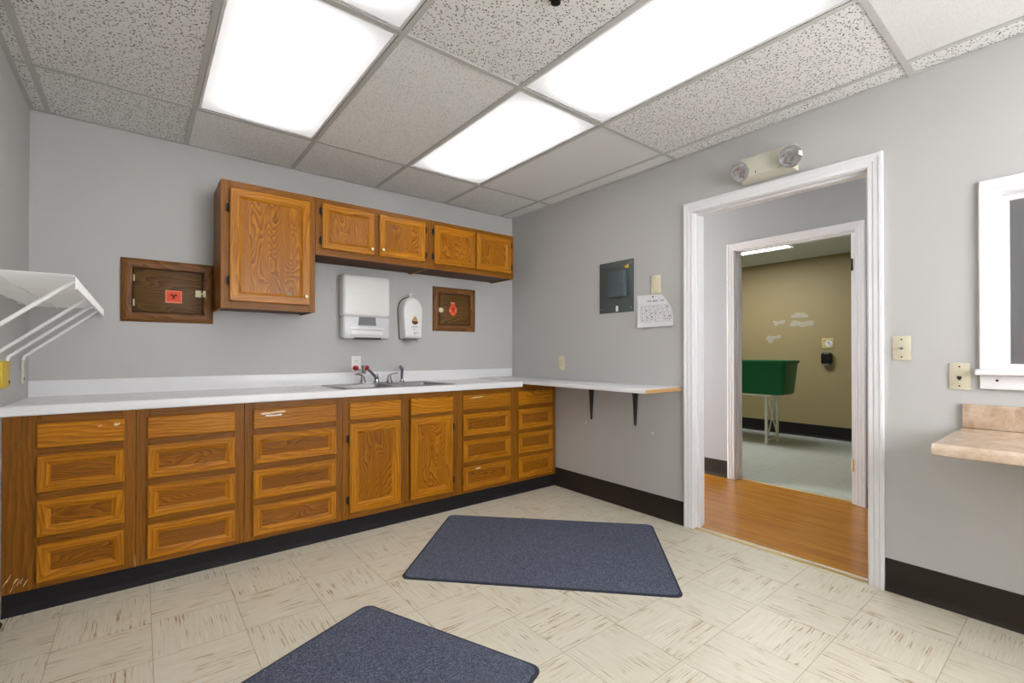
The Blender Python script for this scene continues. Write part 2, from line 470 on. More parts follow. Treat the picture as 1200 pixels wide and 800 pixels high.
# drop ceiling of the room: lay-in tiles of three textures
cells = []
xs = [XL]+[GX+i*G for i in range(6)]+[0.]
ys = [0.]+[GY-2*G*k for k in range(4)]+[YF]
LIGHTS = [(2, 1), (2, 2), (4, 1), (4, 2)]
KIND = {}
for c in range(7): KIND[(c, 0)] = 1
for c in range(7):
    for r in (1, 2, 3, 4): KIND[(c, r)] = 0
KIND[(3, 1)] = 1; KIND[(5, 1)] = 2; KIND[(6, 1)] = 2; KIND[(5, 3)] = 2; KIND[(1, 0)] = 0; KIND[(0, 0)] = 0
m = MB()
for c in range(7):
    for r in range(5):
        if (c, r) in LIGHTS: continue
        dz = random.uniform(0, .0012)
        m.box(xs[c]+.002, xs[c+1]-.002, ys[r+1]+.002, ys[r]-.002, H+.005+dz, H+.02, KIND[(c, r)])
ceil = struct(m, 'ceiling', [CT_A, CT_B, CT_C])
m = MB()
for x in xs[1:-1]: m.box(x-.012, x+.012, YF, 0, H, H+.004)
for y in ys[1:-1]:
    for c in range(7):
        m.box(xs[c]+(.0121 if c else 0), xs[c+1]-(.0121 if c < 6 else 0), y-.012, y+.012, H, H+.004)
m.box(XL, XL+.02, YF, 0, H-.001, H+.003); m.box(-.02, 0, YF, 0, H-.001, H+.003); m.box(XL+.02, -.02, -.02, 0, H-.001, H+.003)
m.box(XL+.02, -.02, YF, YF+.02, H-.001, H+.003)
struct(m, 'trim_1', GRILL)
# roof deck above the drop ceiling
slab('ceiling_deck', XL-.12, .12, YF-.12, .12, 2.75, WALL)
# far room ceiling with a cut for its light
FLX0, FLX1, FLY0, FLY1 = 2.83, 3.44, -1.215, .004
m = MB()
m.box(WX+.12, FLX0, -4.2, 1.6, 2.425, 2.47); m.box(FLX1, FX, -4.2, 1.6, 2.425, 2.47)
m.box(FLX0, FLX1, -4.2, FLY0, 2.425, 2.47); m.box(FLX0, FLX1, FLY1, 1.6, 2.425, 2.47)
struct(m, 'ceiling_far_room', CT_C)

# casings
PROF = [(0, 0), (0, .011), (.003, .013), (.020, .013), (.024, .016), (.043, .017), (.047, .020), (.058, .020), (.062, .017), (.062, 0)]
def casing(mb, ya, yb, zt, x, sx, zb=0., m=0, rev=.004):
    """ya > yb; sx = direction the casing stands out"""
    prev = None
    for off, pro in PROF:
        o = off+rev; X = x+sx*pro
        P = [(X, ya+o, zb), (X, ya+o, zt+o), (X, yb-o, zt+o), (X, yb-o, zb)]
        V = [mb.bm.verts.new(p) for p in P]
        if prev:
            for k in range(3): mb.bm.faces.new((prev[k], prev[k+1], V[k+1], V[k]))
        prev = V
m = MB(); casing(m, DY0, DY1, DZ, 0, -1); casing(m, DY0, DY1, DZ, .12, 1)
m.box(-.001, .121, DY0, DY0+j, 0, DZ); m.box(-.001, .121, DY1-j, DY1, 0, DZ); m.box(-.001, .121, DY1-j, DY0+j, DZ, DZ+j)
m.box(.035, .085, DY0-.011, DY0, 0, DZ); m.box(.035, .085, DY1, DY1+.011, 0, DZ); m.box(.035, .085, DY1+.011, DY0-.011, DZ-.011, DZ)
struct(m, 'door_1', TRIMW)
m = MB(); casing(m, EY0, EY1, EZ, WX, -1, rev=.006); casing(m, EY0, EY1, EZ, WX+.12, 1)
m.box(WX-.001, WX+.121, EY0, EY0+j, 0, EZ); m.box(WX-.001, WX+.121, EY1-j, EY1, 0, EZ); m.box(WX-.001, WX+.121, EY1-j, EY0+j, EZ, EZ+j)
m.box(WX+.03, WX+.075, EY0-.011, EY0, 0, EZ); m.box(WX+.03, WX+.075, EY1+.011, EY0-.011, EZ-.011, EZ)
# jamb edge on the hinge side, a little proud so its leaves show
m.box(WX+.004, WX+.075, EY1, EY1+.026, 0, EZ-.011)
d2 = struct(m, 'door_2', TRIMW)
for z in (1.80, .29):
    mb = MB(); mb.box(WX+.001, WX+.004, EY1+.013, EY1+.021, z-.045, z+.045, bev=.0014)
    mb.tube([(WX-.001, EY1+.022, z-.045), (WX-.001, EY1+.022, z+.045)], .004)
    mb.build('hinge', DARKH if z > 1 else BRASS, d2)
# thresholds
m = MB(); m.box(-.001, .03, DY1, DY0, 0, .004, bev=.0015); struct(m, 'trim_2', BRASS)
m = MB(); m.box(WX+.045, WX+.075, EY1+.026, EY0, 0, .004, bev=.0015); struct(m, 'trim_3', BRASS)
# window in the right wall
m = MB(); casing(m, WY0, WY1, WZ1, 0, -1, zb=WZ0)
m.box(-.001, .121, WY0, WY0+j, WZ0, WZ1); m.box(-.001, .121, WY1-j, WY1, WZ0, WZ1); m.box(-.001, .121, WY1-j, WY0+j, WZ1, WZ1+j)
m.box(-.001, .121, WY1-j, WY0+j, WZ0-j, WZ0)
m.box(-.05, -.0005, WY1-.085, WY0+.076, WZ0-.026, WZ0-.001, bev=.004)            # stool
m.box(-.016, -.0005, WY1-.07, WY0+.064, WZ0-.085, WZ0-.027, bev=.003)            # apron
m.box(-.019, -.0005, WY1-.07, WY0+.064, WZ0-.085, WZ0-.073, bev=.003)
for z in (WZ0-.048,): m.lathe((-.0165, WY0+.012, z), (-1, 0, 0), [(.005, 0), (.005, .0008), (0, .0008)], 10, 1)
m.box(.05, .075, WY0-.02, WY0, WZ0, WZ1); m.box(.05, .075, WY1, WY1+.02, WZ0, WZ1); m.box(.05, .075, WY1+.02, WY0-.02, WZ1-.02, WZ1); m.box(.05, .075, WY1+.02, WY0-.02, WZ0, WZ0+.02)
w1 = struct(m, 'window_1', [TRIMW, INK])
mb = MB(); mb.box(.060, .065, WY1+.02, WY0-.02, WZ0+.02, WZ1-.02); mb.build('pane', clear('window_glass', .10), w1, smooth=False)
# unseen window, added behind the camera to fill the room with daylight
m = MB()
for a, b_ in ((VX0, VX0+.05), (VX1-.05, VX1), ((VX0+VX1)/2-.025, (VX0+VX1)/2+.025)): m.box(a, b_, YF-.09, YF-.03, VZ0, VZ1)
m.box(VX0, VX1, YF-.09, YF-.03, VZ0, VZ0+.05); m.box(VX0, VX1, YF-.09, YF-.03, VZ1-.05, VZ1); m.box(VX0-.04, VX1+.04, YF-.03, YF+.03, VZ0-.02, VZ0)
for a, b_, c, d in ((VX0-.06, VX0, VZ0-.08, VZ1+.06), (VX1, VX1+.06, VZ0-.08, VZ1+.06), (VX0, VX1, VZ1, VZ1+.06), (VX0, VX1, VZ0-.08, VZ0-.02)): m.box(a, b_, YF+.0005, YF+.018, c, d)
w2 = struct(m, 'added_fill_window', TRIMW)
mb = MB(); mb.box(VX0+.05, VX1-.05, YF-.062, YF-.058, VZ0+.05, VZ1-.05); mb.build('pane', clear('clear_pane', .06), w2, smooth=False)
# baseboards: black cove base
def cove(mb, pts, h, out=.012):
    pass
def cove_y(name, x, sx, ya, yb, h, ma):
    m = MB(); P = [(x, 0), (x+sx*.016, 0), (x+sx*.014, .006), (x+sx*.006, .018), (x+sx*.004, .03), (x+sx*.004, h-.004), (x+sx*.002, h), (x, h)]
    m.prism(P, 'xz', ya, yb); return struct(m, name, ma)
cove_y('baseboard_right', -.0005, -1, -.588, DY0+.067, .153, BASEB)
cove_y('baseboard_right_near', -.0005, -1, DY1-.067, YF, .153, BASEB)
cove_y('baseboard_corridor', WX-.0005, -1, 1.6, EY0+.069, .15, BASEB)
cove_y('baseboard_corridor_near', WX-.0005, -1, EY1-.069, -5.2, .15, BASEB)
cove_y('baseboard_far', FX-.0005, -1, 1.6, -4.2, .17, TOEK)
cove_y('baseboard_left', XL+.0005, 1, -.66, YF, .153, BASEB)
# vinyl toe kick under the base cabinets
m = MB(); P = [(-.585, 0), (-.603, 0), (-.600, .006), (-.591, .018), (-.589, .03), (-.589, .094), (-.585, .094)]
m.prism(P, 'yz', XL+.001, -.0008); struct(m, 'baseboard_back', TOEK)

# ------------------------------------------------------------------ cabinets
YB, YFR = -.600, -.621       # face frame front, drawer front
def rect(x0, x1, z0, z1, i, y): return [(x0+i, y, z0+i), (x1-i, y, z0+i), (x1-i, y, z1-i), (x0+i, y, z1-i)]
def slab_front(name, root, x0, x1, z0, z1, yb, t=.019):
    m = MB(); m.rings([rect(x0, x1, z0, z1, .004, yb-.0005), rect(x0, x1, z0, z1, 0, yb-.005), rect(x0, x1, z0, z1, 0, yb-t+.005), rect(x0, x1, z0, z1, .005, yb-t)], 0, fill=0, back=0)
    return m.build(name, OAK_H, root)
def framed_front(name, root, x0, x1, z0, z1, yb, fw, upright, t=.02, fb=None):
    m = MB(); yf = yb-t; fb = fb or fw
    def R(i, y): return rect(x0, x1, z0, z1, i, y)
    def Q(k, y): return [(x0+fw+k, y, z0+fb+k), (x1-fw-k, y, z0+fb+k), (x1-fw-k, y, z1-fw-k), (x0+fw+k, y, z1-fw-k)]
    m.rings([R(.005, yb-.0005), R(0, yb-.006), R(0, yf+.005), R(.005, yf), Q(-.006, yf), Q(-.003, yf+.0025), Q(.009, yf+.0095), Q(.010, yf+.013)], [1, 0, 1, 0], back=0)
    o = m.build(name, [OAK_V, OAK_H], root)
    p = MB(); p.box(x0+fw-.004, x1-fw+.004, yf+.0105, yf+.0155, z0+fb-.004, z1-fw+.004)
    pn = p.build('panel', PANEL_V if upright else PANEL_H, o)
    return o
def hinge(parent, x, y, z, side):
    m = MB(); m.tube([(x, y, z-.022), (x, y, z+.022)], .0045, 8)
    m.lathe((x, y, z+.022), (0, 0, 1), [(.0045, 0), (.003, .004), (0, .006)], 8); m.lathe((x, y, z-.022), (0, 0, -1), [(.0045, 0), (.003, .004), (0, .006)], 8)
    m.box(x, x-side*.012, y+.003, y+.006, z-.02, z+.02)
    m.build('hinge', DARKH, parent)
def knob(parent, x, y, z):
    m = MB(); m.lathe((x, y, z), (0, -1, 0), [(.004, 0), (.004, .010), (.010, .014), (.0115, .019), (.009, .024), (0, .026)], 14)
    lab(m.build('knob', PALEB, parent), 'pale brass knob')

ROWS = [(.714, .822), (.519, .682), (.325, .486), (.124, .291)]
def face(mb, x0, x1, y0, y1, z0, z1, m): mb.box(x0, x1, y0, y1, z0, z1, m, bev=.0012, seg=1)
def carcass(root, x0, x1, z0, z1, y1, yf, closed_top=False):
    m = MB(); t = .014
    m.box(x0+.0006, x0+t, yf, y1, z0, z1); m.box(x1-t, x1-.0006, yf, y1, z0, z1); m.box(x0+t, x1-t, yf, y1, z0, z0+t); m.box(x0+t, x1-t, y1-.006, y1, z0+t, z1)
    if closed_top: m.box(x0+t, x1-t, yf, y1-.006, z1-t, z1)
    return m
def base_cabinet(x0, x1, label, cols, doors=False, filler=0., ztop=.8615):
    root = thing('base_cabinet', label, 'cabinet', ((x0+x1)/2, -.3, .095), 'oak base cabinets under the counter')
    m = carcass(root, x0, x1, .097, ztop, -.0006, -.580)
    m.build('carcass', INSIDE, root, smooth=False)
    f = MB()
    a, b = cols[0][0], cols[-1][1]; ov = .010
    face(f, x0+.0006, a+ov, YB, -.5805, .097, ztop, 0); face(f, b-ov, x1-.0006, YB, -.5805, .097, ztop, 0)
    zr = [(.097, ROWS[3][0]+ov), (ROWS[0][1]-ov, ztop), (ROWS[1][1]-ov, ROWS[0][0]+ov)]
    if not doors: zr += [(ROWS[2][1]-ov, ROWS[1][0]+ov), (ROWS[3][1]-ov, ROWS[2][0]+ov)]
    for c0, c1 in cols:
        for z0, z1 in zr: face(f, c0+ov, c1-ov, YB, -.5805, z0, z1, 1)
    if len(cols) > 1:
        face(f, cols[0][1]-ov, cols[0][1]+.028, YB, -.5805, .097, ztop, 0)
        face(f, cols[0][1]+.028, cols[1][0]+ov, YB, -.5805, .097, .124, 1); face(f, cols[0][1]+.028, cols[1][0]+ov, YB, -.5805, .822, ztop, 1)
        face(f, cols[0][1]+.02, cols[1][0]+ov, -.590, -.5805, .124, .822, 0)
    f.build('face_frame', [FRAME_V, FRAME_H], root)
    fr = []
    for c0, c1 in cols:
        fr.append(slab_front('false_front' if doors else 'drawer', root, c0, c1, *ROWS[0], YB))
        if doors: fr.append(framed_front('door', root, c0, c1, .136, .690, YB, .052, True))
        else:
            for z0, z1 in ROWS[1:]: fr.append(framed_front('drawer', root, c0, c1, z0, z1, YB, .037, False, fb=.036))
    return root, fr
UX = [XL+.001, -2.820, -2.358, -1.824, -.992, -.470, -.001]
cA, fA = base_cabinet(UX[0], UX[1], 'oak base cabinet with four drawers against the left wall', [(-3.160, -2.862)])
cB, fB = base_cabinet(UX[1], UX[2], 'oak four-drawer base cabinet, second from the left wall', [(-2.777, -2.402)])
cC, fC = base_cabinet(UX[2], UX[3], 'oak four-drawer base cabinet with a peeled pale label on its top drawer', [(-2.317, -1.866)])
cS, fS = base_cabinet(UX[3], UX[4], 'oak sink base cabinet with two tall doors below false fronts', [(-1.785, -1.442), (-1.370, -1.036)], doors=True)
cD, fD = base_cabinet(UX[4], UX[5], 'oak four-drawer base cabinet right of the sink doors', [(-.951, -.508)])
cE, fE = base_cabinet(UX[5], UX[6], 'oak four-drawer base cabinet in the right corner under the white shelf', [(-.427, -.052)])
m = MB(); m.box(-.399, -.0016, YB, -.5805, .862, .8845); m.build('filler_strip', FRAME_H, cE)
for d, x, sd in ((fS[1], -1.7905, 1), (fS[3], -1.0305, -1)):
    for z in (.60, .22): hinge(d, x, YFR+.008, z, sd)
# wear on the fronts, and one painted highlight
def flake(parent, pts, y, ma, name='scuff_or_highlight', plane='xz'):
    m = MB(); m.prism(pts, plane, y, y-.0008); return m.build(name, ma, parent, smooth=False)
yF = YB-.019
flake(fC[0], [(-2.285, .797), (-2.265, .803), (-2.235, .801), (-2.20, .806), (-2.165, .808), (-2.150, .804), (-2.158, .798), (-2.20, .797), (-2.24, .793), (-2.27, .791)], yF, PEEL_GLINT, 'label_scrap')
flake(fC[0], [(-2.262, .783), (-2.25, .788), (-2.205, .786), (-2.175, .790), (-2.172, .781), (-2.21, .779), (-2.245, .780)], yF, PAPER, 'label_scrap')
flake(fA[0], [(-2.903, .795), (-2.897, .805), (-2.888, .800), (-2.879, .806), (-2.881, .795), (-2.893, .790)], yF, PEEL_GLINT)
flake(fA[0], [(-2.960, .796), (-2.945, .801), (-2.943, .793), (-2.956, .790)], yF, ORANGEL)
flake(fD[3], [(-.855, .271), (-.835, .276), (-.80, .279), (-.80, .268), (-.83, .266)], YB-.02, PEEL_GLINT, 'label_scrap')
flake(fD[0], [(-.89, .800), (-.86, .806), (-.80, .808), (-.76, .808), (-.80, .802), (-.86, .799)], yF, PEEL_GLINT)  # highlight near the drawer's top edge, painted as a pale patch
rr = random.Random(5)
for k in range(7):
    x = XL+.006+.01*k; z = .105+.05*rr.random()
    flake(cA, [(x, z), (x+.003, z+.002), (x+.012+.006*rr.random(), z+.022+.01*rr.random()), (x+.009, z+.02)], YB-.0002, PEEL_GLINT)
flake(cA, [(-2.8225, .098), (-2.8225, .150), (-2.8212, .155), (-2.8208, .098)], YB-.0002, PEEL_GLINT)

# counter ----------------------------------------------------------------
SX0, SX1, SY0, SY1 = -1.812, -.988, -.582, -.088      # sink rim
ZC = .903
ct = thing('countertop', 'long white laminate countertop with backsplash over the oak base cabinets', 'countertop', ((XL-.4)/2, -.32, .862))
m = MB(); xr = -.402
P = [(-.560, .863)]; P += [(-.634, .8625), (-.6385, .867)]
P += [(-.6385, .898)]
for k in range(1, 7): a = k/6*PI*.55; P.append((-.6385+.009*(1-math.cos(a)), .898+.0095*math.sin(a)))
P += [(-.618, .9055), (-.606, ZC), (-.560, ZC)]
m.prism(P, 'yz', XL+.001, xr)
hx0, hx1, hy1 = SX0+.02, SX1-.02, SY1-.02
m.box(XL+.001, hx0, -.560, -.001, .863, ZC); m.box(hx1, xr, -.560, -.001, .863, ZC); m.box(hx0, hx1, hy1, -.001, .863, ZC)
m.build('worktop', LAMW, ct)
m = MB(); m.box(XL+.001, -.015, -.021, -.001, .9095, .990, bev=.003); m.box(XL+.001, -.404, -.0208, -.001, ZC+.0004, .925); m.build('backsplash', LAMW, ct)
flake(ct, [(-1.985, -.30), (-1.93, -.305), (-1.90, -.296), (-1.95, -.285), (-1.98, -.29)], ZC+.001, GREYINK, 'scuff_or_highlight', 'xy')
# shelf along the right wall
sh = thing('laminate_shelf', 'white laminate wall shelf with raw chipboard end beside the doorway', 'shelf', (-.2, -.9, .885))
m = MB(); m.box(-.3985, -.001, -1.7995, -.0225, .885, .909, bev=.0015); m.build('board', LAMW, sh)
m = MB(); m.box(-.397, -.0025, -1.8015, -1.7996, .886, .908); lab(m.build('end_edge', RAW, sh), 'raw chipboard end edge')
for y, w in ((-1.012, 'left'), (-1.432, 'right')):
    o = thing('shelf_bracket', 'dark steel bracket under the white shelf, %s' % ('nearer the corner' if w == 'left' else 'nearer the doorway'), 'bracket', (-.002, y, .61), 'shelf brackets')
    m = MB(); m.prism([(y+.026, .8845), (y-.026, .8845), (y-.008, .61), (y+.008, .61)], 'yz', -.001, -.007); m.build('wall_leg', STEELD, o)
    m = MB(); m.prism([(-.0075, y+.026), (-.0075, y-.026), (-.30, y-.008), (-.30, y+.008)], 'xy', .8795, .8843); m.build('shelf_leg', STEELD, o)

# sink ---------------------------------------------------------------------
sk = thing('kitchen_sink', 'double-bowl stainless steel sink set in the white countertop', 'sink', ((SX0+SX1)/2, -.33, ZC))
def rr_loop(x0, x1, y0, y1, r, z, n=5):
    L = []
    for cx, cy, a0 in ((x1-r, y1-r, 0), (x0+r, y1-r, 90), (x0+r, y0+r, 180), (x1-r, y0+r, 270)):
        for k in range(n+1):
            a = math.radians(a0+90*k/n); L.append((cx+r*math.cos(a), cy+r*math.sin(a), z))
    return L
bowls = [(-1.772, -1.418, -.545, -.185), (-1.382, -1.028, -.545, -.185)]
m = MB(); z1 = ZC+.006
m.rings([rr_loop(SX0, SX1, SY0, SY1, .03, ZC+.0006), rr_loop(SX0, SX1, SY0, SY1, .03, ZC+.003), rr_loop(SX0+.008, SX1-.008, SY0+.008, SY1-.008, .025, z1)], 0)
# deck as strips around the two bowls
ix0, ix1, iy0, iy1 = SX0+.008, SX1-.008, SY0+.008, SY1-.008
def dk(x0, x1, y0, y1): m.quad((x0, y0, z1), (x1, y0, z1), (x1, y1, z1), (x0, y1, z1))
dk(ix0, bowls[0][0], iy0, iy1); dk(bowls[0][1], bowls[1][0], iy0, iy1); dk(bowls[1][1], ix1, iy0, iy1)
for b in bowls: dk(b[0], b[1], iy0, b[2]); dk(b[0], b[1], b[3], iy1)
m.build('deck', STEEL, sk)
for b in bowls:
    m = MB(); L = lambda i, r, z: rr_loop(b[0]+i, b[1]-i, b[2]+i, b[3]-i, r, z)
    m.rings([L(-.002, .004, z1-.0002), L(.001, .04, z1-.001), L(.006, .05, z1-.012), L(.014, .05, z1-.15), L(.03, .05, z1-.168)], 0, fill=0)
    bo = m.build('bowl', STEEL, sk)
    m = MB(); cx, cy = (b[0]+b[1])/2, (b[2]+b[3])/2
    m.lathe((cx, cy, z1-.1675), (0, 0, 1), [(.045, 0), (.045, .003), (.038, .004), (.034, .001), (0, .001)], 18); m.build('drain', CHROME, bo)
# faucet
zt = z1
fc = thing('kitchen_faucet', 'chrome two-handle faucet with red eyewash heads on its swung spout', 'faucet', (-1.41, -.125, zt))
def handle(x, dirx, lever_up):
    m = MB(); m.lathe((x, -.125, zt), (0, 0, 1), [(.027, .0005), (.026, .006), (.019, .022), (.015, .045), (.014, .052), (.008, .060), (0, .062)], 16)
    m.tube([(x, -.125, zt+.050), (x+dirx*.012, -.127, zt+.062), (x+dirx*.034, -.130, zt+.068), (x+dirx*.062, -.132, zt+.070)], [.008, .007, .006, .005], 8)
    m.build('handle', CHROME, fc)
handle(-1.515, -1, 1); handle(-1.308, 1, 1)
m = MB(); m.lathe((-1.41, -.125, zt), (0, 0, 1), [(.028, .0005), (.026, .008), (.018, .018), (.017, .045), (.013, .062), (.005, .070), (0, .070)], 16)
m.box(-1.53, -1.29, -.150, -.100, zt+.0002, zt+.006, bev=.0025)
m.build('body', CHROME, fc)
m = MB(); m.tube([(-1.412, -.130, zt+.035), (-1.440, -.160, zt+.058), (-1.485, -.200, zt+.088), (-1.520, -.226, zt+.112), (-1.536, -.236, zt+.116), (-1.549, -.240, zt+.108)], [.013, .012, .011, .010, .011, .012], 10)
sp = m.build('spout', CHROME, fc)
ex, ey, ez = -1.572, -.240, zt+.108
m = MB(); m.lathe((ex+.021, ey, ez-.030), (0, 0, 1), [(.012, 0), (.014, .004), (.014, .040), (.018, .044), (.018, .056), (0, .058)], 14)
m.tube([(ex-.038, ey, ez+.004), (ex+.012, ey, ez-.006), (ex+.042, ey, ez+.006)], .006, 8)
m.tube([(ex+.02, ey, ez-.02), (ex-.03, ey-.01, ez-.026)], .004, 8)
ew = m.build('eyewash_body', STEEL, sp)
for dx in (-.040, .038):
    m = MB(); m.lathe((ex+dx, ey, ez+.0), (0, -.35, 1), [(.009, -.004), (.018, .002), (.020, .010), (.019, .020), (.013, .026), (0, .027)], 16)
    lab(m.build('eyewash_cap', RED, sp), 'red eyewash cap')
ss = thing('sink_sprayer', 'chrome side sprayer standing at the right of the faucet', 'sprayer', (-1.205, -.125, zt))
m = MB(); m.lathe((-1.205, -.125, zt), (0, 0, 1), [(.024, .0005), (.022, .006), (.014, .014), (.013, .022), (0, .024)], 14); m.build('base', CHROME, ss)
m = MB(); m.tube([(-1.205, -.125, zt+.023), (-1.204, -.125, zt+.05), (-1.203, -.126, zt+.085), (-1.206, -.128, zt+.105), (-1.220, -.132, zt+.117), (-1.238, -.138, zt+.112)], [.010, .012, .013, .015, .014, .012], 12); m.build('spray_head', CHROME, ss)

# upper cabinets -----------------------------------------------------------
YU = -.330
def upper_cabinet(x0, x1, z0, z1, label, doors, fw, knobs, hinges, lock=None):
    root = thing('wall_cabinet', label, 'cabinet', ((x0+x1)/2, -.16, z0), 'oak wall cabinets')
    m = MB(); t = .014; yb = -.0006; yf = YU+.0195
    m.box(x0+.0006, x0+t, yf, yb, z0, z1); m.box(x1-t, x1-.0006, yf, yb, z0, z1); m.box(x0+t, x1-t, yf, yb, z1-t, z1); m.box(x0+t, x1-t, yb-.006, yb, z0+t, z1-t); m.box(x0+t, x1-t, yf, yb-.006, z0+.008, z0+.02, 1)
    m.build('carcass', [FRAME_V, INSIDE], root, smooth=False)
    f = MB(); ov = .01; a, b = doors[0][0], doors[-1][1]; zz0, zz1 = doors[0][2], doors[0][3]
    face(f, x0+.0006, a+ov, YU, yf-.0005, z0, z1, 0); face(f, b-ov, x1-.0006, YU, yf-.0005, z0, z1, 0)
    face(f, a+ov, b-ov, YU, yf-.0005, z0, zz0+ov, 1); face(f, a+ov, b-ov, YU, yf-.0005, zz1-ov, z1, 1)
    for d0, d1 in zip(doors[:-1], doors[1:]): face(f, d0[1]-ov, d1[0]+ov, YU, yf-.0005, zz0+ov, zz1-ov, 0)
    f.build('face_frame', [FRAME_V, FRAME_H], root)
    for i, (a0, a1, b0, b1) in enumerate(doors):
        d = framed_front('door', root, a0, a1, b0, b1, YU, fw, True)
        for kx, kz in knobs.get(i, []): knob(d, kx, YU-.020, kz)
        hx = a0-.0055 if hinges[i] < 0 else a1+.0055
        dz = (b1-b0)*.18
        for z in (b1-dz, b0+dz): hinge(d, hx, YU-.013, z, -hinges[i])
        if lock and i == 0:
            lx, lz = lock
            m = MB(); m.lathe((lx, YU-.0095, lz), (0, -1, 0), [(.012, 0), (.012, .0025), (.010, .004), (0, .004)], 16); m.box(lx-.0015, lx+.0015, YU-.0145, YU-.0137, lz-.005, lz+.005, 1)
            lab(m.build('lock', [plain('dull_lock_metal', (.22, .21, .14), .4, .6), INK], d), 'small round cylinder lock')
    return root
upper_cabinet(-2.441, -1.9115, 1.399, 2.155, 'tall single-door oak wall cabinet with lock, left of the others', [(-2.398, -1.948, 1.441, 2.112)], .052, {0: [(-1.975, 1.495)]}, [-1], (-2.075, 1.503))
upper_cabinet(-1.9110, -1.0795, 1.780, 2.155, 'short two-door oak wall cabinet above the paper towel dispenser', [(-1.873, -1.516, 1.822, 2.121), (-1.481, -1.117, 1.822, 2.121)], .045, {0: [(-1.540, 1.860)], 1: [(-1.459, 1.865)]}, [-1, 1])
upper_cabinet(-1.0790, -.249, 1.780, 2.155, 'short two-door oak wall cabinet next to the right corner', [(-1.041, -.660, 1.822, 2.121), (-.649, -.290, 1.822, 2.121)], .045, {}, [-1, 1])

# pass-through hatches ------------------------------------------------------
def arc_ring(mb, cx, cz, r0, r1, a0, a1, y, m=0, n=14, d=.0004):
    P = [(cx+r1*math.cos(math.radians(a0+(a1-a0)*k/n)), cz+r1*math.sin(math.radians(a0+(a1-a0)*k/n))) for k in range(n+1)]
    P += [(cx+r0*math.cos(math.radians(a1+(a0-a1)*k/n)), cz+r0*math.sin(math.radians(a1+(a0-a1)*k/n))) for k in range(n+1)]
    mb.prism(P, 'xz', y, y-d, m)
def biohazard(mb, cx, cz, s, y, m=0):
    for a in (90, 210, 330):
        ra = math.radians(a)
        qx, qz = cx+math.cos(ra)*s*.44, cz+math.sin(ra)*s*.44
        n = 18; P = []
        for k in range(n+1):
            t = math.radians(a+32+(360-64)*k/n); P.append((qx+s*.52*math.cos(t), qz+s*.52*math.sin(t)))
        q2x, q2z = cx+math.cos(ra)*s*.56, cz+math.sin(ra)*s*.56
        for k in range(n, -1, -1):
            t = math.radians(a+34+(360-68)*k/n); P.append((q2x+s*.38*math.cos(t), q2z+s*.38*math.sin(t)))
        mb.prism(P, 'xz', y, y-.0004, m)
    for a in (30, 150, 270): arc_ring(mb, cx, cz, s*.44, s*.54, a-38, a+38, y, m)
    arc_ring(mb, cx, cz, s*.10, s*.17, 0, 359, y, m)
def hatch(x0, x1, z0, z1, fw, label):
    root = thing('specimen_hatch', label, 'hatch', ((x0+x1)/2, -.001, z0), 'dark wood wall hatches')
    m = MB()
    def R(i, y): return rect(x0, x1, z0, z1, i, y)
    m.rings([R(0, -.0006), R(.002, -.012), R(.010, -.018), R(.022, -.024), R(fw-.014, -.024), R(fw-.004, -.019), R(fw, -.012), R(fw, -.0006)], [1, 0, 1, 0])
    m.build('frame', [WAL_V, WAL_F], root)
    m = MB(); i = fw+.006; m.box(x0+i, x1-i, -.0135, -.004, z0+i, z1-i, bev=.002)
    d = m.build('door', WAL_H, root)
    m = MB(); m.box(x0+fw-.002, x1-fw+.002, -.0035, -.0008, z0+fw-.002, z1-fw+.002); m.build('reveal', INK, root)
    return root, d
hL, dL = hatch(-2.897, -2.4425, 1.319, 1.691, .056, 'dark wood hatch with square orange biohazard label left of the tall cabinet')
hR, dR = hatch(-.866, -.438, 1.323, 1.703, .056, 'dark wood hatch with small red sticker near the right corner')
# label on the left hatch
m = MB(); m.box(-2.688, -2.606, -.0142, -.0137, 1.438, 1.514); m.box(-2.683, -2.611, -.0145, -.0143, 1.446, 1.509, 1)
biohazard(m, -2.647, 1.480, .026, -.0146, 2)
for k, (a, b_) in enumerate(((-2.680, -2.614),)): m.box(a, b_, -.0147, -.0146, 1.4405, 1.4430, 0)
o = m.build('biohazard_label', [ORANGEL, ORANGE, DRED], dL, smooth=False); lab(o, 'orange biohazard label')
# sticker on the right hatch: pale tab above an orange six-sided biohazard sticker
cx, cz = -.672, 1.512
m = MB(); m.box(cx-.022, cx+.018, -.0142, -.0137, cz+.048, cz+.064, 0)
hexp = [(cx-.022, cz+.046), (cx+.018, cz+.046), (cx+.040, cz+.010), (cx+.034, cz-.028), (cx+.014, cz-.054), (cx-.018, cz-.050), (cx-.040, cz-.020), (cx-.038, cz+.006)]
m.prism(hexp, 'xz', -.0137, -.0142, 1)
m.prism([(cx-.038, cz+.004), (cx-.018, cz+.004), (cx-.022, cz-.022), (cx-.038, cz-.018)], 'xz', -.0143, -.0146, 2)
m.prism([(cx+.024, cz+.004), (cx+.037, cz+.006), (cx+.033, cz-.024), (cx+.022, cz-.022)], 'xz', -.0143, -.0146, 2)
biohazard(m, cx, cz+.002, .024, -.0147, 3)
m.box(cx-.018, cx+.014, -.0146, -.0143, cz-.040, cz-.034, 2)
o = m.build('biohazard_sticker', [ORANGEL, ORANGE, ORANGEL, DRED], dR, smooth=False); lab(o, 'red-orange sticker with dark symbol')
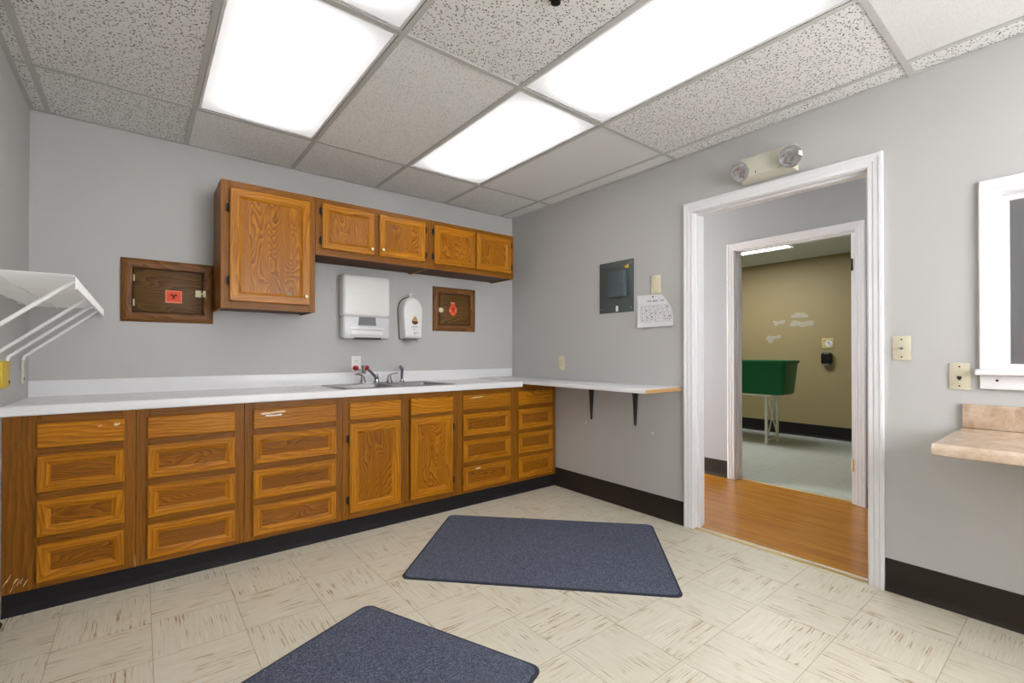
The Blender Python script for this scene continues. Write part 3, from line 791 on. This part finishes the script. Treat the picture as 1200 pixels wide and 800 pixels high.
# latches and hinges
m = MB(); m.box(-2.538, -2.507, -.0165, -.0137, 1.482, 1.524, bev=.001); m.box(-2.500, -2.484, -.0275, -.0242, 1.482, 1.524, bev=.001)
m.tube([(-2.520, -.022, 1.503), (-2.490, -.029, 1.503)], .0045, 8); m.lathe((-2.522, -.0165, 1.503), (0, -1, 0), [(.007, 0), (.008, .010), (.006, .013), (0, .013)], 12)
lab(m.build('latch', PALEB, dL), 'pale brass slide latch')
m = MB(); m.lathe((-.792, -.0137, 1.503), (0, -1, 0), [(.022, 0), (.022, .004), (.015, .008), (.017, .020), (.010, .024), (0, .024)], 16); m.box(-.820, -.805, -.027, -.0242, 1.488, 1.520, bev=.001)
m.tube([(-.812, -.028, 1.503), (-.795, -.026, 1.503)], .005, 8)
lab(m.build('latch', PALEB, dR), 'pale brass turn latch')
for z in (1.43, 1.575):
    m = MB(); m.tube([(-2.836, -.016, z-.02), (-2.836, -.016, z+.02)], .004, 8); m.build('hinge', PALEB, dL)

# dispensers ----------------------------------------------------------------
tx0, tx1, tz0, tz1 = -1.655, -1.290, 1.240, 1.716
t = thing('towel_dispenser', 'large white paper towel dispenser on the grey wall above the sink', 'dispenser', ((tx0+tx1)/2, -.001, tz0))
m = MB(); m.box(tx0, tx1, -.105, -.0008, tz0+.165, tz1, bev=.024, seg=4); m.build('cover', WHITE, t)
m = MB(); m.box(tx0+.003, tx1-.003, -.100, -.0008, tz0, tz0+.168, bev=.018, seg=3)
lw_ = m.build('lower_cover', FROST, t); lab(lw_, 'clear plastic lower cover')
m = MB(); cxm = (tx0+tx1)/2; m.prism([(cxm-.062, tz0+.163), (cxm+.062, tz0+.163), (cxm+.070, tz0+.100), (cxm-.070, tz0+.100)], 'xz', -.1002, -.1030); m.build('level_window', SMOKE, lw_, smooth=False)
m = MB(); m.box(tx0+.05, tx1-.05, -.106, -.1003, tz0+.070, tz0+.085, bev=.002); m.box(tx0+.06, tx1-.06, -.104, -.1003, tz0+.030, tz0+.058, bev=.002); m.build('tear_bar', WHITE, lw_)
m = MB(); m.box(tx0+.085, tx1-.075, -.1025, -.060, tz0-.004, tz0+.010); m.build('paper_slot', BLACK, lw_, smooth=False)

sx, sz = -1.096, 1.250
t = thing('soap_dispenser', 'narrow white soap dispenser with gold and brown emblem above the sink', 'dispenser', (sx, -.001, sz))
prof = []
for k in range(13):
    a = PI*k/12; prof.append((sx+.088*math.cos(a), sz+.225+.110*math.sin(a)))
body = [(sx-.075, sz), (sx+.080, sz)]+prof
m = MB()
def sc(f, y): return [(sx+(px-sx)*f, y, sz+.15+(pz-sz-.15)*f) for px, pz in body]
m.rings([sc(1, -.012), sc(1., -.070), sc(.97, -.092), sc(.90, -.103), sc(.78, -.108)], 0, fill=0, back=0); m.build('cover', WHITE, t)
m = MB(); m.rings([sc(1.03, -.0008), sc(1.03, -.0118)], 0, fill=0, back=0); m.build('back_plate', BLACK, t)
m = MB(); m.tube([(sx-.005, -.06, sz+.325), (sx-.005, -.06, sz+.350)], .006, 8); m.lathe((sx-.005, -.06, sz+.350), (0, 0, 1), [(.012, 0), (.014, .006), (.010, .014), (0, .016)], 12); m.build('lock_tab', WHITE, t)
m = MB(); ex_, ez_ = sx+.012, sz+.150
m.prism([(ex_-.004, ez_+.030), (ex_+.006, ez_+.030), (ex_+.022, ez_+.002), (ex_+.026, ez_-.012), (ex_-.026, ez_-.008), (ex_-.020, ez_+.006)], 'xz', -.1081, -.1086, 0)
m.prism([(ex_-.028, ez_-.008), (ex_+.028, ez_-.012), (ex_+.024, ez_-.030), (ex_, ez_-.040), (ex_-.024, ez_-.028)], 'xz', -.1081, -.1086, 1)
m.prism([(ex_-.016, ez_+.006), (ex_+.014, ez_+.012), (ex_+.016, ez_+.008), (ex_-.016, ez_+.002)], 'xz', -.1087, -.1089, 1)
for k in range(5): m.box(ex_-.028+.011*k, ex_-.021+.011*k, -.1086, -.1081, ez_-.060, ez_-.051, 2)
for k in range(6): m.box(ex_-.018+.006*k, ex_-.014+.006*k, -.1086, -.1081, ez_-.078, ez_-.074, 2)
m.box(ex_-.006, ex_+.002, -.1086, -.1081, ez_-.118, ez_-.098, 2); m.box(ex_+.014, ex_+.024, -.1086, -.1081, ez_-.110, ez_-.106, 2); m.box(ex_+.016, ex_+.019, -.1086, -.1081, ez_-.104, ez_-.092, 2)
lab(m.build('emblem', [GOLD, BROWNP, GREYINK], t, smooth=False), 'gold and brown emblem over small grey print')
m = MB(); m.box(sx-.050, sx+.050, -.085, -.020, sz-.016, sz-.0005, bev=.003); m.build('push_lever', SMOKE, t)

# wall plates ----------------------------------------------------------------
def outlet_back(xc, zc):
    t = thing('wall_outlet', 'white duplex outlet on the back wall behind the red eyewash', 'outlet', (xc, -.001, zc))
    m = MB(); m.box(xc-.036, xc+.036, -.0065, -.0008, zc-.058, zc+.058, bev=.0025); m.build('cover_plate', WHITE, t)
    for dz in (-.020, .020):
        m = MB(); m.box(xc-.016, xc+.016, -.0085, -.0066, zc+dz-.014, zc+dz+.014, bev=.002)
        for dx in (-.006, .006): m.box(xc+dx-.0012, xc+dx+.0012, -.0089, -.0086, zc+dz-.004, zc+dz+.006, 1)
        m.build('receptacle', [WHITE, INK], t)
outlet_back(-1.521, 1.053)
def plate_right(name, label, cat, yc, zc, w, h, ma, kind):
    t = thing(name, label, cat, (-.001, yc, zc))
    m = MB(); m.box(-.0065, -.0008, yc-w/2, yc+w/2, zc-h/2, zc+h/2, bev=.0025)
    for dz in ((-.042, .042) if kind != 'duplex' else (0,)): m.lathe((-.0065, yc, zc+dz*h/.116), (-1, 0, 0), [(.0035, 0), (.003, .001), (0, .001)], 10, 1)
    m.build('cover_plate', [ma, STEEL if kind == 'blank' else DARKH], t)
    if kind == 'duplex':
        for dz in (-.020, .020):
            m = MB(); m.box(-.0088, -.0066, yc-.016, yc+.016, zc+dz-.014, zc+dz+.014, bev=.002)
            for dy in (-.006, .006): m.box(-.0092, -.0089, yc+dy-.0012, yc+dy+.0012, zc+dz-.004, zc+dz+.006, 1)
            m.build('receptacle', [ma, INK], t)
    if kind == 'coax':
        m = MB(); m.lathe((-.0066, yc, zc), (-1, 0, 0), [(.007, 0), (.007, .002), (.0048, .002), (.0048, .010), (0, .010)], 12); m.build('coax_jack', STEEL, t)
    if kind == 'phone':
        m = MB(); m.box(-.0076, -.0066, yc-.007, yc+.007, zc-.012, zc+.000); m.box(-.0076, -.0066, yc-.004, yc+.004, zc-.017, zc-.012); m.build('phone_jack', INK, t, smooth=False)
    return t
plate_right('wall_outlet', 'ivory duplex outlet on the right wall above the white shelf', 'outlet', -.676, 1.050, .074, .118, IVORY, 'duplex')
plate_right('blank_plate', 'ivory blank wall plate above the pinned paper calendar', 'wall plate', -1.606, 1.611, .076, .126, IVORY, 'blank')
plate_right('coax_outlet', 'ivory cable jack plate right of the first doorway', 'wall plate', -2.942, 1.157, .068, .114, ALMOND, 'coax')
plate_right('phone_outlet', 'ivory phone jack plate left of the window sill', 'wall plate', -3.140, 1.033, .068, .117, ALMOND, 'phone')
for y, z, d in ((-.948, .578, 'nearer the corner cabinet'), (-1.572, .570, 'nearer the doorway')):
    m = MB(); m.lathe((-.0008, y, z), (-1, 0, 0), [(.011, 0), (.011, .001), (.006, .0015), (.005, .004), (0, .004)], 12)
    m.lathe((-.0049, y, z), (-1, 0, 0), [(.004, 0), (.004, .0006), (0, .0006)], 10, 1)
    tag(m.build('wall_screw', [PAPER, DARKH], loc=(-.001, y, z)), 'small screw head in the wall below the white shelf, '+d, 'screw', 'screws below the shelf')

# electrical panel
py0, py1, pz0, pz1 = -1.099, -1.4195, 1.4385, 1.824
t = thing('electrical_panel', 'grey-green metal electrical panel with raised breaker box on the right wall', 'panel', (-.001, (py0+py1)/2, pz0))
m = MB(); m.box(-.006, -.0008, py1, py0, pz0, pz1, bev=.0015)
m.build('plate', PANELG, t)
m = MB()
by0, by1, bz0, bz1 = -1.212, -1.398, 1.552, 1.748
m.box(-.0095, -.0062, by1-.012, by0+.014, bz0-.012, bz1+.012, bev=.002, m=1); m.box(-.052, -.0096, by1+.03, by0, bz0, bz1-.004, bev=.007)
m.lathe((-.0521, (by0+by1)/2+.012, (bz0+bz1)/2), (-1, 0, 0), [(.022, -.0005), (.022, .0012), (.017, .0012), (.017, -.0005)], 22, 1)
m.tube([(-.020, by1+.028, bz0+.02), (-.020, by1+.012, bz0+.02), (-.012, by1+.012, bz0+.02)], .004, 8, 1)
m.build('breaker_box', [PANELB, PANELG], t)
for y in (py0-.022, py1+.022):
    for z in (pz0+.03, pz1-.03):
        m = MB(); m.lathe((-.0061, y, z), (-1, 0, 0), [(.007, 0), (.006, .002), (0, .003)], 10); m.build('screw', STEEL, t)
m = MB(); m.prism([(-1.335, 1.776), (-1.378, 1.790), (-1.378, 1.738)], 'yz', -.0062, -.0067); lab(m.build('warning_sticker', YELL, t, smooth=False), 'yellow triangular sticker')
m = MB(); m.box(-.013, -.0062, -1.282, -1.262, 1.447, 1.488, bev=.003); lab(m.build('door_latch', WHITE, t), 'white latch tab')

# calendar sheet pinned to the wall, curling at the bottom
t = thing('hanging_calendar', 'white printed calendar sheet pinned below the ivory blank plate', 'paper', (-.002, -1.6, 1.32))
m = MB(); nu, nv = 14, 10; corner = {(0, 0): (-1.469, 1.315), (1, 0): (-1.755, 1.318), (0, 1): (-1.449, 1.545), (1, 1): (-1.646, 1.541)}
def PP(u, v, lift=0.):
    y = (1-u)*((1-v)*-1.469+v*-1.449)+u*((1-v)*-1.757+v*-1.650); z = (1-u)*((1-v)*1.315+v*1.546)+u*((1-v)*1.318+v*1.541)
    y -= .030*u*math.sin(PI*v)
    edge = abs(u-.5)*2
    x = -.002-.012*(1-v)**2-.016*edge**3*(1-v)**1.5
    return Vector((x-lift, y, z))
gv = [[m.bm.verts.new(PP(i/nu, k/nv)) for i in range(nu+1)] for k in range(nv+1)]
for k in range(nv):
    for i in range(nu): m.bm.faces.new((gv[k][i], gv[k][i+1], gv[k+1][i+1], gv[k+1][i]))
def line(u0, v0, u1, v1, w, mi=0):
    n = 8
    for q in range(n):
        a, b_ = q/n, (q+1)/n
        p0, p1 = PP(u0+(u1-u0)*a, v0+(v1-v0)*a, .0007), PP(u0+(u1-u0)*b_, v0+(v1-v0)*b_, .0007)
        s = Vector((0, 0, w)) if abs(u1-u0) > abs(v1-v0) else Vector((0, w, 0))
        m.quad(p0-s, p1-s, p1+s, p0+s, mi+1)
for k in range(6): line(.08, .16+.10*k, .96, .16+.10*k, .0008)
for k in range(8): line(.08+.88*k/7, .16, .08+.88*k/7, .66, .0008)
rq = random.Random(11)
for r_ in range(5):
    for c_ in range(7):
        u = .10+.88*c_/7; v = .185+.10*r_
        if rq.random() < .8: line(u+.01, v+.035, u+.03+.05*rq.random(), v+.035, .0030)
        if rq.random() < .5: line(u+.01, v+.01, u+.03+.06*rq.random(), v+.01, .0022)
for a, b_ in ((.36, .41), (.43, .48), (.53, .58), (.59, .64), (.65, .70), (.80, .84), (.85, .90)): line(a, .80, b_, .805, .0032, 1)
m.build('sheet', [PAPER, GREYINK, INK], t)
m = MB(); m.lathe(PP(.62, .93), (-1, 0, 0), [(.002, 0), (.005, .002), (.005, .006), (0, .007)], 10); m.build('push_pin', INK, t)

# emergency light --------------------------------------------------------------
t = thing('emergency_light', 'cream emergency light with two round lamp heads above the first doorway', 'emergency light', (-.001, -2.36, 2.128))
m = MB(); L0 = [(-.0008, -2.212, 2.128), (-.0008, -2.504, 2.128), (-.0008, -2.504, 2.268), (-.0008, -2.212, 2.268)]
L1 = [(-.030, *p[1:]) for p in L0]
L2 = [(-.072, -2.236, 2.150), (-.072, -2.482, 2.150), (-.072, -2.482, 2.258), (-.072, -2.236, 2.258)]
m.rings([L0, L1, L2], 0, fill=0, back=0); m.box(-.0728, -.0722, -2.312, -2.308, 2.158, 2.172, 1)
m.build('housing', [CREAM, INK], t)
for y, z, ax in ((-2.247, 2.188, (-.80, .30, -.42)), (-2.508, 2.190, (-.86, -.02, -.42))):
    c = Vector((-.088, y, z)); a = Vector(ax).normalized()
    m = MB(); m.tube([(-.060, y+(.012 if y < -2.3 else -.016), z-.004), c], .011, 8)
    m.lathe(c, a, [(.020, -.012), (.040, -.004), (.055, .018), (.058, .030), (.055, .031), (.040, .012), (.012, .004), (0, .003)], 24)
    hd = m.build('lamp_head', REFL, t)
    m = MB(); m.lathe(c, a, [(.0572, .0312), (.057, .036), (.045, .047), (.025, .053), (0, .055)], 24); lab(m.build('lens', LENS, hd), 'clear ribbed lamp lens')

# beige counter right -------------------------------------------------------
t = thing('laminate_counter', 'beige stone-pattern laminate counter on the right wall below the window', 'counter', (-.3, -3.8, .77))
m = MB(); P = [(-.001, .772), (-.604, .772), (-.614, .777), (-.618, .786)]
for k in range(1, 7): a = k/6*PI*.5; P.append((-.618+.020*(1-math.cos(a)), .795+.020*math.sin(a)))
P += [(-.580, .812), (-.001, .812)]
m.prism(P, 'xz', -3.149, -4.60); m.build('worktop', BEIGE, t)
m = MB(); m.box(-.020, -.001, -4.60, -3.149, .8125, .915, bev=.004); m.build('backsplash', BEIGE, t)

# ceiling lights -----------------------------------------------------------
DIF = diffuser('prismatic_light_lens', .27, 1.9)
def make_light(x, y, z, label, group, dif):
    t = thing('ceiling_light', label, 'ceiling light', (x, y, z), group)
    hx, hy = G/2-.0145, G-.0145
    m = MB(); m.box(x-hx, x+hx, y-hy, y+hy, z+.014, z+.10); m.build('housing', HOUS, t, smooth=False)
    m = MB(); w = .012
    m.box(x-hx, x-hx+w, y-hy, y+hy, z+.004, z+.0135); m.box(x+hx-w, x+hx, y-hy, y+hy, z+.004, z+.0135); m.box(x-hx+w, x+hx-w, y-hy, y-hy+w, z+.004, z+.0135); m.box(x-hx+w, x+hx-w, y+hy-w, y+hy, z+.004, z+.0135)
    m.build('lens_frame', HOUS, t, smooth=False)
    m = MB(); m.box(x-hx+w, x+hx-w, y-hy+w, y+hy-w, z+.006, z+.0095); m.build('diffuser', dif, t, smooth=False)
    return t
LX = [(-2.586-1.9766)/2, (-1.367-.7574)/2]; LY = [-.549-G, -.549-3*G]
gl = 'fluorescent ceiling lights'
L1_ = make_light(LX[0], LY[0], H, 'fluorescent ceiling light above the base cabinets, farther left light', gl, DIF)
copy_tree(L1_, (LX[0], LY[1], H), 'fluorescent ceiling light cut by the top edge of the photo, left of centre')
copy_tree(L1_, (LX[1], LY[0], H), 'fluorescent ceiling light nearest the right back corner')
copy_tree(L1_, (LX[1], LY[1], H), 'fluorescent ceiling light in front of the right back light, towards the doorway')
DIFF2 = diffuser('far_room_light_lens', 6.0, 12.0)
make_light((FLX0+FLX1)/2, (FLY0+FLY1)/2, 2.425, 'ceiling light in the olive far room seen through both doorways', None, DIFF2)
DIFF3 = diffuser('corridor_fill_lens', 1.2, 3.6)
m = None
t = thing('ceiling_light', 'unseen ceiling light added to brighten the corridor behind the first doorway', 'ceiling light', (.75, -2.9, 2.35))  # out-of-view lamp, added because the corridor needs light
m = MB(); m.box(.60, .90, -3.5, -2.3, 2.405, 2.4295); m.build('housing', HOUS, t, smooth=False)
m = MB(); m.box(.61, .89, -3.49, -2.31, 2.355, 2.4045, bev=.01); o = m.build('diffuser', plain('corridor_fill_diffuser', (.8, .8, .8), .4), t)
b = o.data.materials[0].node_tree.nodes['Principled BSDF']; b.inputs['Emission Color'].default_value = (.86, .95, 1, 1); b.inputs['Emission Strength'].default_value = 1.3
# ceiling fitting at the top edge
m = MB(); m.lathe((-1.634, -2.30, H+.0045), (0, 0, -1), [(.032, 0), (.030, .004), (.014, .008), (.010, .02), (.018, .026), (.018, .028), (0, .03)], 16)
tag(m.build('ceiling_sprinkler', DARKH, loc=(-1.634, -2.30, H)), 'small dark sprinkler fitting in a ceiling tile at the top edge', 'sprinkler')

# wire shelf on the left wall -------------------------------------------------
wy0, wy1, wx0, wx1, wz = -1.48, -.035, XL+.012, -2.972, 1.382
t = thing('wire_shelf', 'white vinyl-coated wire shelf on the left wall', 'shelf', (XL+.01, -.75, 1.10))
m = MB()
n = int((wy1-wy0)/.0215)
for k in range(n+1):
    y = wy0+(wy1-wy0)*k/n
    m.tube([(wx0, y, wz), (wx1, y, wz), (wx1+.004, y, wz-.006), (wx1+.004, y, wz-.042)], .0019, 5)
o = m.build('deck_wires', WWIRE, t)
m = MB()
for x, z, r in ((wx0, wz-.004, .003), ((wx0+wx1)/2-.04, wz-.005, .003), (wx1+.001, wz-.004, .0032), (wx1+.005, wz-.042, .0034), (wx1+.002, wz-.022, .0022)):
    m.tube([(x, wy0-.004, z), (x, wy1+.004, z)], r, 8)
m.build('long_rods', WWIRE, t)
for y in (wy0+.04, -.87, -.545, -.19):
    m = MB(); m.tube([(wx1+.001, y, wz-.012), (wx1-.012, y, wz-.022), (XL+.022, y, 1.128), (XL+.010, y, 1.118), (XL+.007, y, 1.100)], .0065, 8)
    br = m.build('brace', WWIRE, t)
    m = MB(); ye = y
    yel = abs(y+.545) < .01
    m.box(XL+.0008, XL+.010, ye-(.11 if yel else .014), ye+(.04 if yel else .014), .985, 1.100, bev=.003); m.lathe((XL+.010, ye+(.022 if yel else 0), 1.007), (1, 0, 0), [(.007, 0), (.006, .002), (0, .003)], 10, 1)
    lab(m.build('wall_clip', [YELL if yel else CREAM, DARKH], br), 'yellow wall clip' if yel else 'off-white wall clip')
for y in (-1.2, -.9, -.58, -.30, -.08):
    m = MB(); m.box(XL+.0008, XL+.016, y-.010, y+.010, wz-.012, wz+.006, bev=.003); m.build('back_clip', WWIRE, t)

# mats ----------------------------------------------------------------------
def floor_mat(corner, du, lu, dv, lv, label):
    du, dv = Vector(du).normalized(), Vector(dv).normalized(); c0 = Vector(corner)
    ctr = c0+du*lu/2+dv*lv/2
    t = thing('floor_mat', label, 'mat', (ctr.x, ctr.y, 0), 'blue-grey floor mats')
    def lp(ins, z):
        L = rr_loop(-lu/2+ins, lu/2-ins, -lv/2+ins, lv/2-ins, .04, 0)
        return [(ctr.x+du.x*a+dv.x*b_, ctr.y+du.y*a+dv.y*b_, z) for a, b_, _ in L]
    m = MB(); m.rings([lp(0, .0006), lp(0, .004), lp(.003, .0065), lp(.012, .0072)], 0, back=0); m.build('border', MATEDGE, t)
    m = MB(); m.rings([lp(.0115, .0066), lp(.0125, .0082)], 0, fill=0); m.build('pile', CARPET, t)
floor_mat((-1.110, -.690), (.689, -.7245), 1.372, (-.7245, -.689), .925, 'blue-grey carpet mat lying between the sink cabinet and the doorway')
floor_mat((-1.998, -1.462), (.378, -.926), .872, (-.926, -.378), 1.37, 'blue-grey carpet mat cut off by the bottom edge of the photo')

# far room --------------------------------------------------------------------
def rloop(x0, x1, y0, y1, r, z): return rr_loop(x0, x1, y0, y1, r, z, 4)
t = thing('plastic_tub', 'green plastic tub on the cream steel stand in the far room', 'tub', (3.45, -.62, .622))
m = MB(); A = (3.20, 3.68, -1.195, -.05)
def lp(i, z, r=.05): return rloop(A[0]+i, A[1]-i, A[2]+i, A[3]-i, r, z)
m.rings([lp(.06, .6205), lp(.045, .640), lp(.012, 1.01), lp(.010, 1.01), lp(0, 1.012), lp(-.004, 1.03), lp(0, 1.042), lp(.014, 1.042), lp(.02, 1.02), lp(.055, .65)], 0, fill=0, back=0)
m.build('shell', GREEN, t)
m = MB(); m.box(3.19, 3.1955, -.72, -.58, .985, 1.035, bev=.002); m.build('grip', GREEN, t)
t = thing('tub_stand', 'cream painted steel stand with crossed legs under the green tub', 'stand', (3.43, -.62, 0))
for y, x in ((-.955, 3.27), (-.955, 3.585), (-.30, 3.27), (-.30, 3.585)):
    m = MB(); m.box(x-.014, x+.014, y-.014, y+.014, .001, .598); m.build('leg', STANDW, t, smooth=False)
for y in (-.955, -.30):
    m = MB(); m.tube([(3.286, y, .06), (3.568, y, .58)], .010, 6); m.tube([(3.286, y-.012, .58), (3.568, y-.012, .06)], .010, 6); m.tube([(3.286, y, .055), (3.568, y, .055)], .009, 6); m.build('cross_brace', STANDW, t)
m = MB(); m.box(3.24, 3.63, -1.03, -.22, .5985, .6195, bev=.003); m.build('top', STANDW, t)
y0, y1, z0, z1 = -1.236, -1.352, .980, 1.138
t = thing('wall_dispenser', 'small black dispenser on the olive wall below the framed plaque', 'dispenser', (FX-.001, (y0+y1)/2, z0))
m = MB(); m.box(FX-.075, FX-.0008, y1, y0, z0+.012, z1, bev=.018, seg=3); m.build('cover', BLACK, t)
m = MB(); m.box(FX-.068, FX-.02, y1+.014, y0-.014, z0-.004, z0+.0118, bev=.003); m.build('nozzle', SMOKE, t)
y0, y1, z0, z1 = -1.230, -1.368, 1.196, 1.332
t = thing('wall_plaque', 'small framed plaque with round print on the olive wall', 'plaque', (FX-.001, (y0+y1)/2, z0))
m = MB(); m.box(FX-.008, FX-.0008, y1, y0, z0, z1, bev=.002); m.build('frame', plain('gilt_frame', (.62, .50, .20), .4), t)
m = MB(); m.box(FX-.0095, FX-.0082, y1+.012, y0-.012, z0+.010, z1-.022); m.build('print', plain('buff_print', (.60, .52, .26), .6), t, smooth=False)
m = MB(); c = (FX-.0097, -1.312, 1.262); m.lathe(c, (-1, 0, 0), [(.042, 0), (.042, .0008), (0, .0008)], 20)
m.box(FX-.0109, FX-.0106, -1.318, -1.298, 1.268, 1.285, 1); m.box(FX-.0109, FX-.0106, -1.332, -1.305, 1.248, 1.262, 1); m.box(FX-.0109, FX-.0106, -1.340, -1.325, 1.232, 1.244, 1)
m.build('round_emblem', [PAPER, GREYINK], t, smooth=False)
m = MB(); m.box(FX-.0099, FX-.0096, -1.272, -1.250, 1.292, 1.300); m.build('caption', INK, t, smooth=False)

# ------------------------------------------------------------------ world, camera, view
w = bpy.data.worlds.new('world'); S.world = w; w.use_nodes = True
w.node_tree.nodes['Background'].inputs['Color'].default_value = (1, 1, 1, 1)
w.node_tree.nodes['Background'].inputs['Strength'].default_value = 7.0
cam = bpy.data.cameras.new('camera'); co = bpy.data.objects.new('camera', cam); COL.objects.link(co)
yaw, pit = .8978, .0058
F = Vector((math.cos(yaw)*math.cos(pit), math.sin(yaw)*math.cos(pit), math.sin(pit)))
co.location = (-2.8055, -3.5157, 1.1347); co.rotation_euler = F.to_track_quat('-Z', 'Y').to_euler()
cam.sensor_width = 36; cam.sensor_fit = 'HORIZONTAL'; cam.lens = 36*546.6/1200; cam.shift_y = 10.3/1200; cam.clip_start = .02
S.camera = co
vs = S.view_settings
S.display_settings.display_device = 'sRGB'
vs.view_transform = 'Standard'; vs.look = 'None'; vs.gamma = 1; vs.use_curve_mapping = False
vs.exposure = 1.0
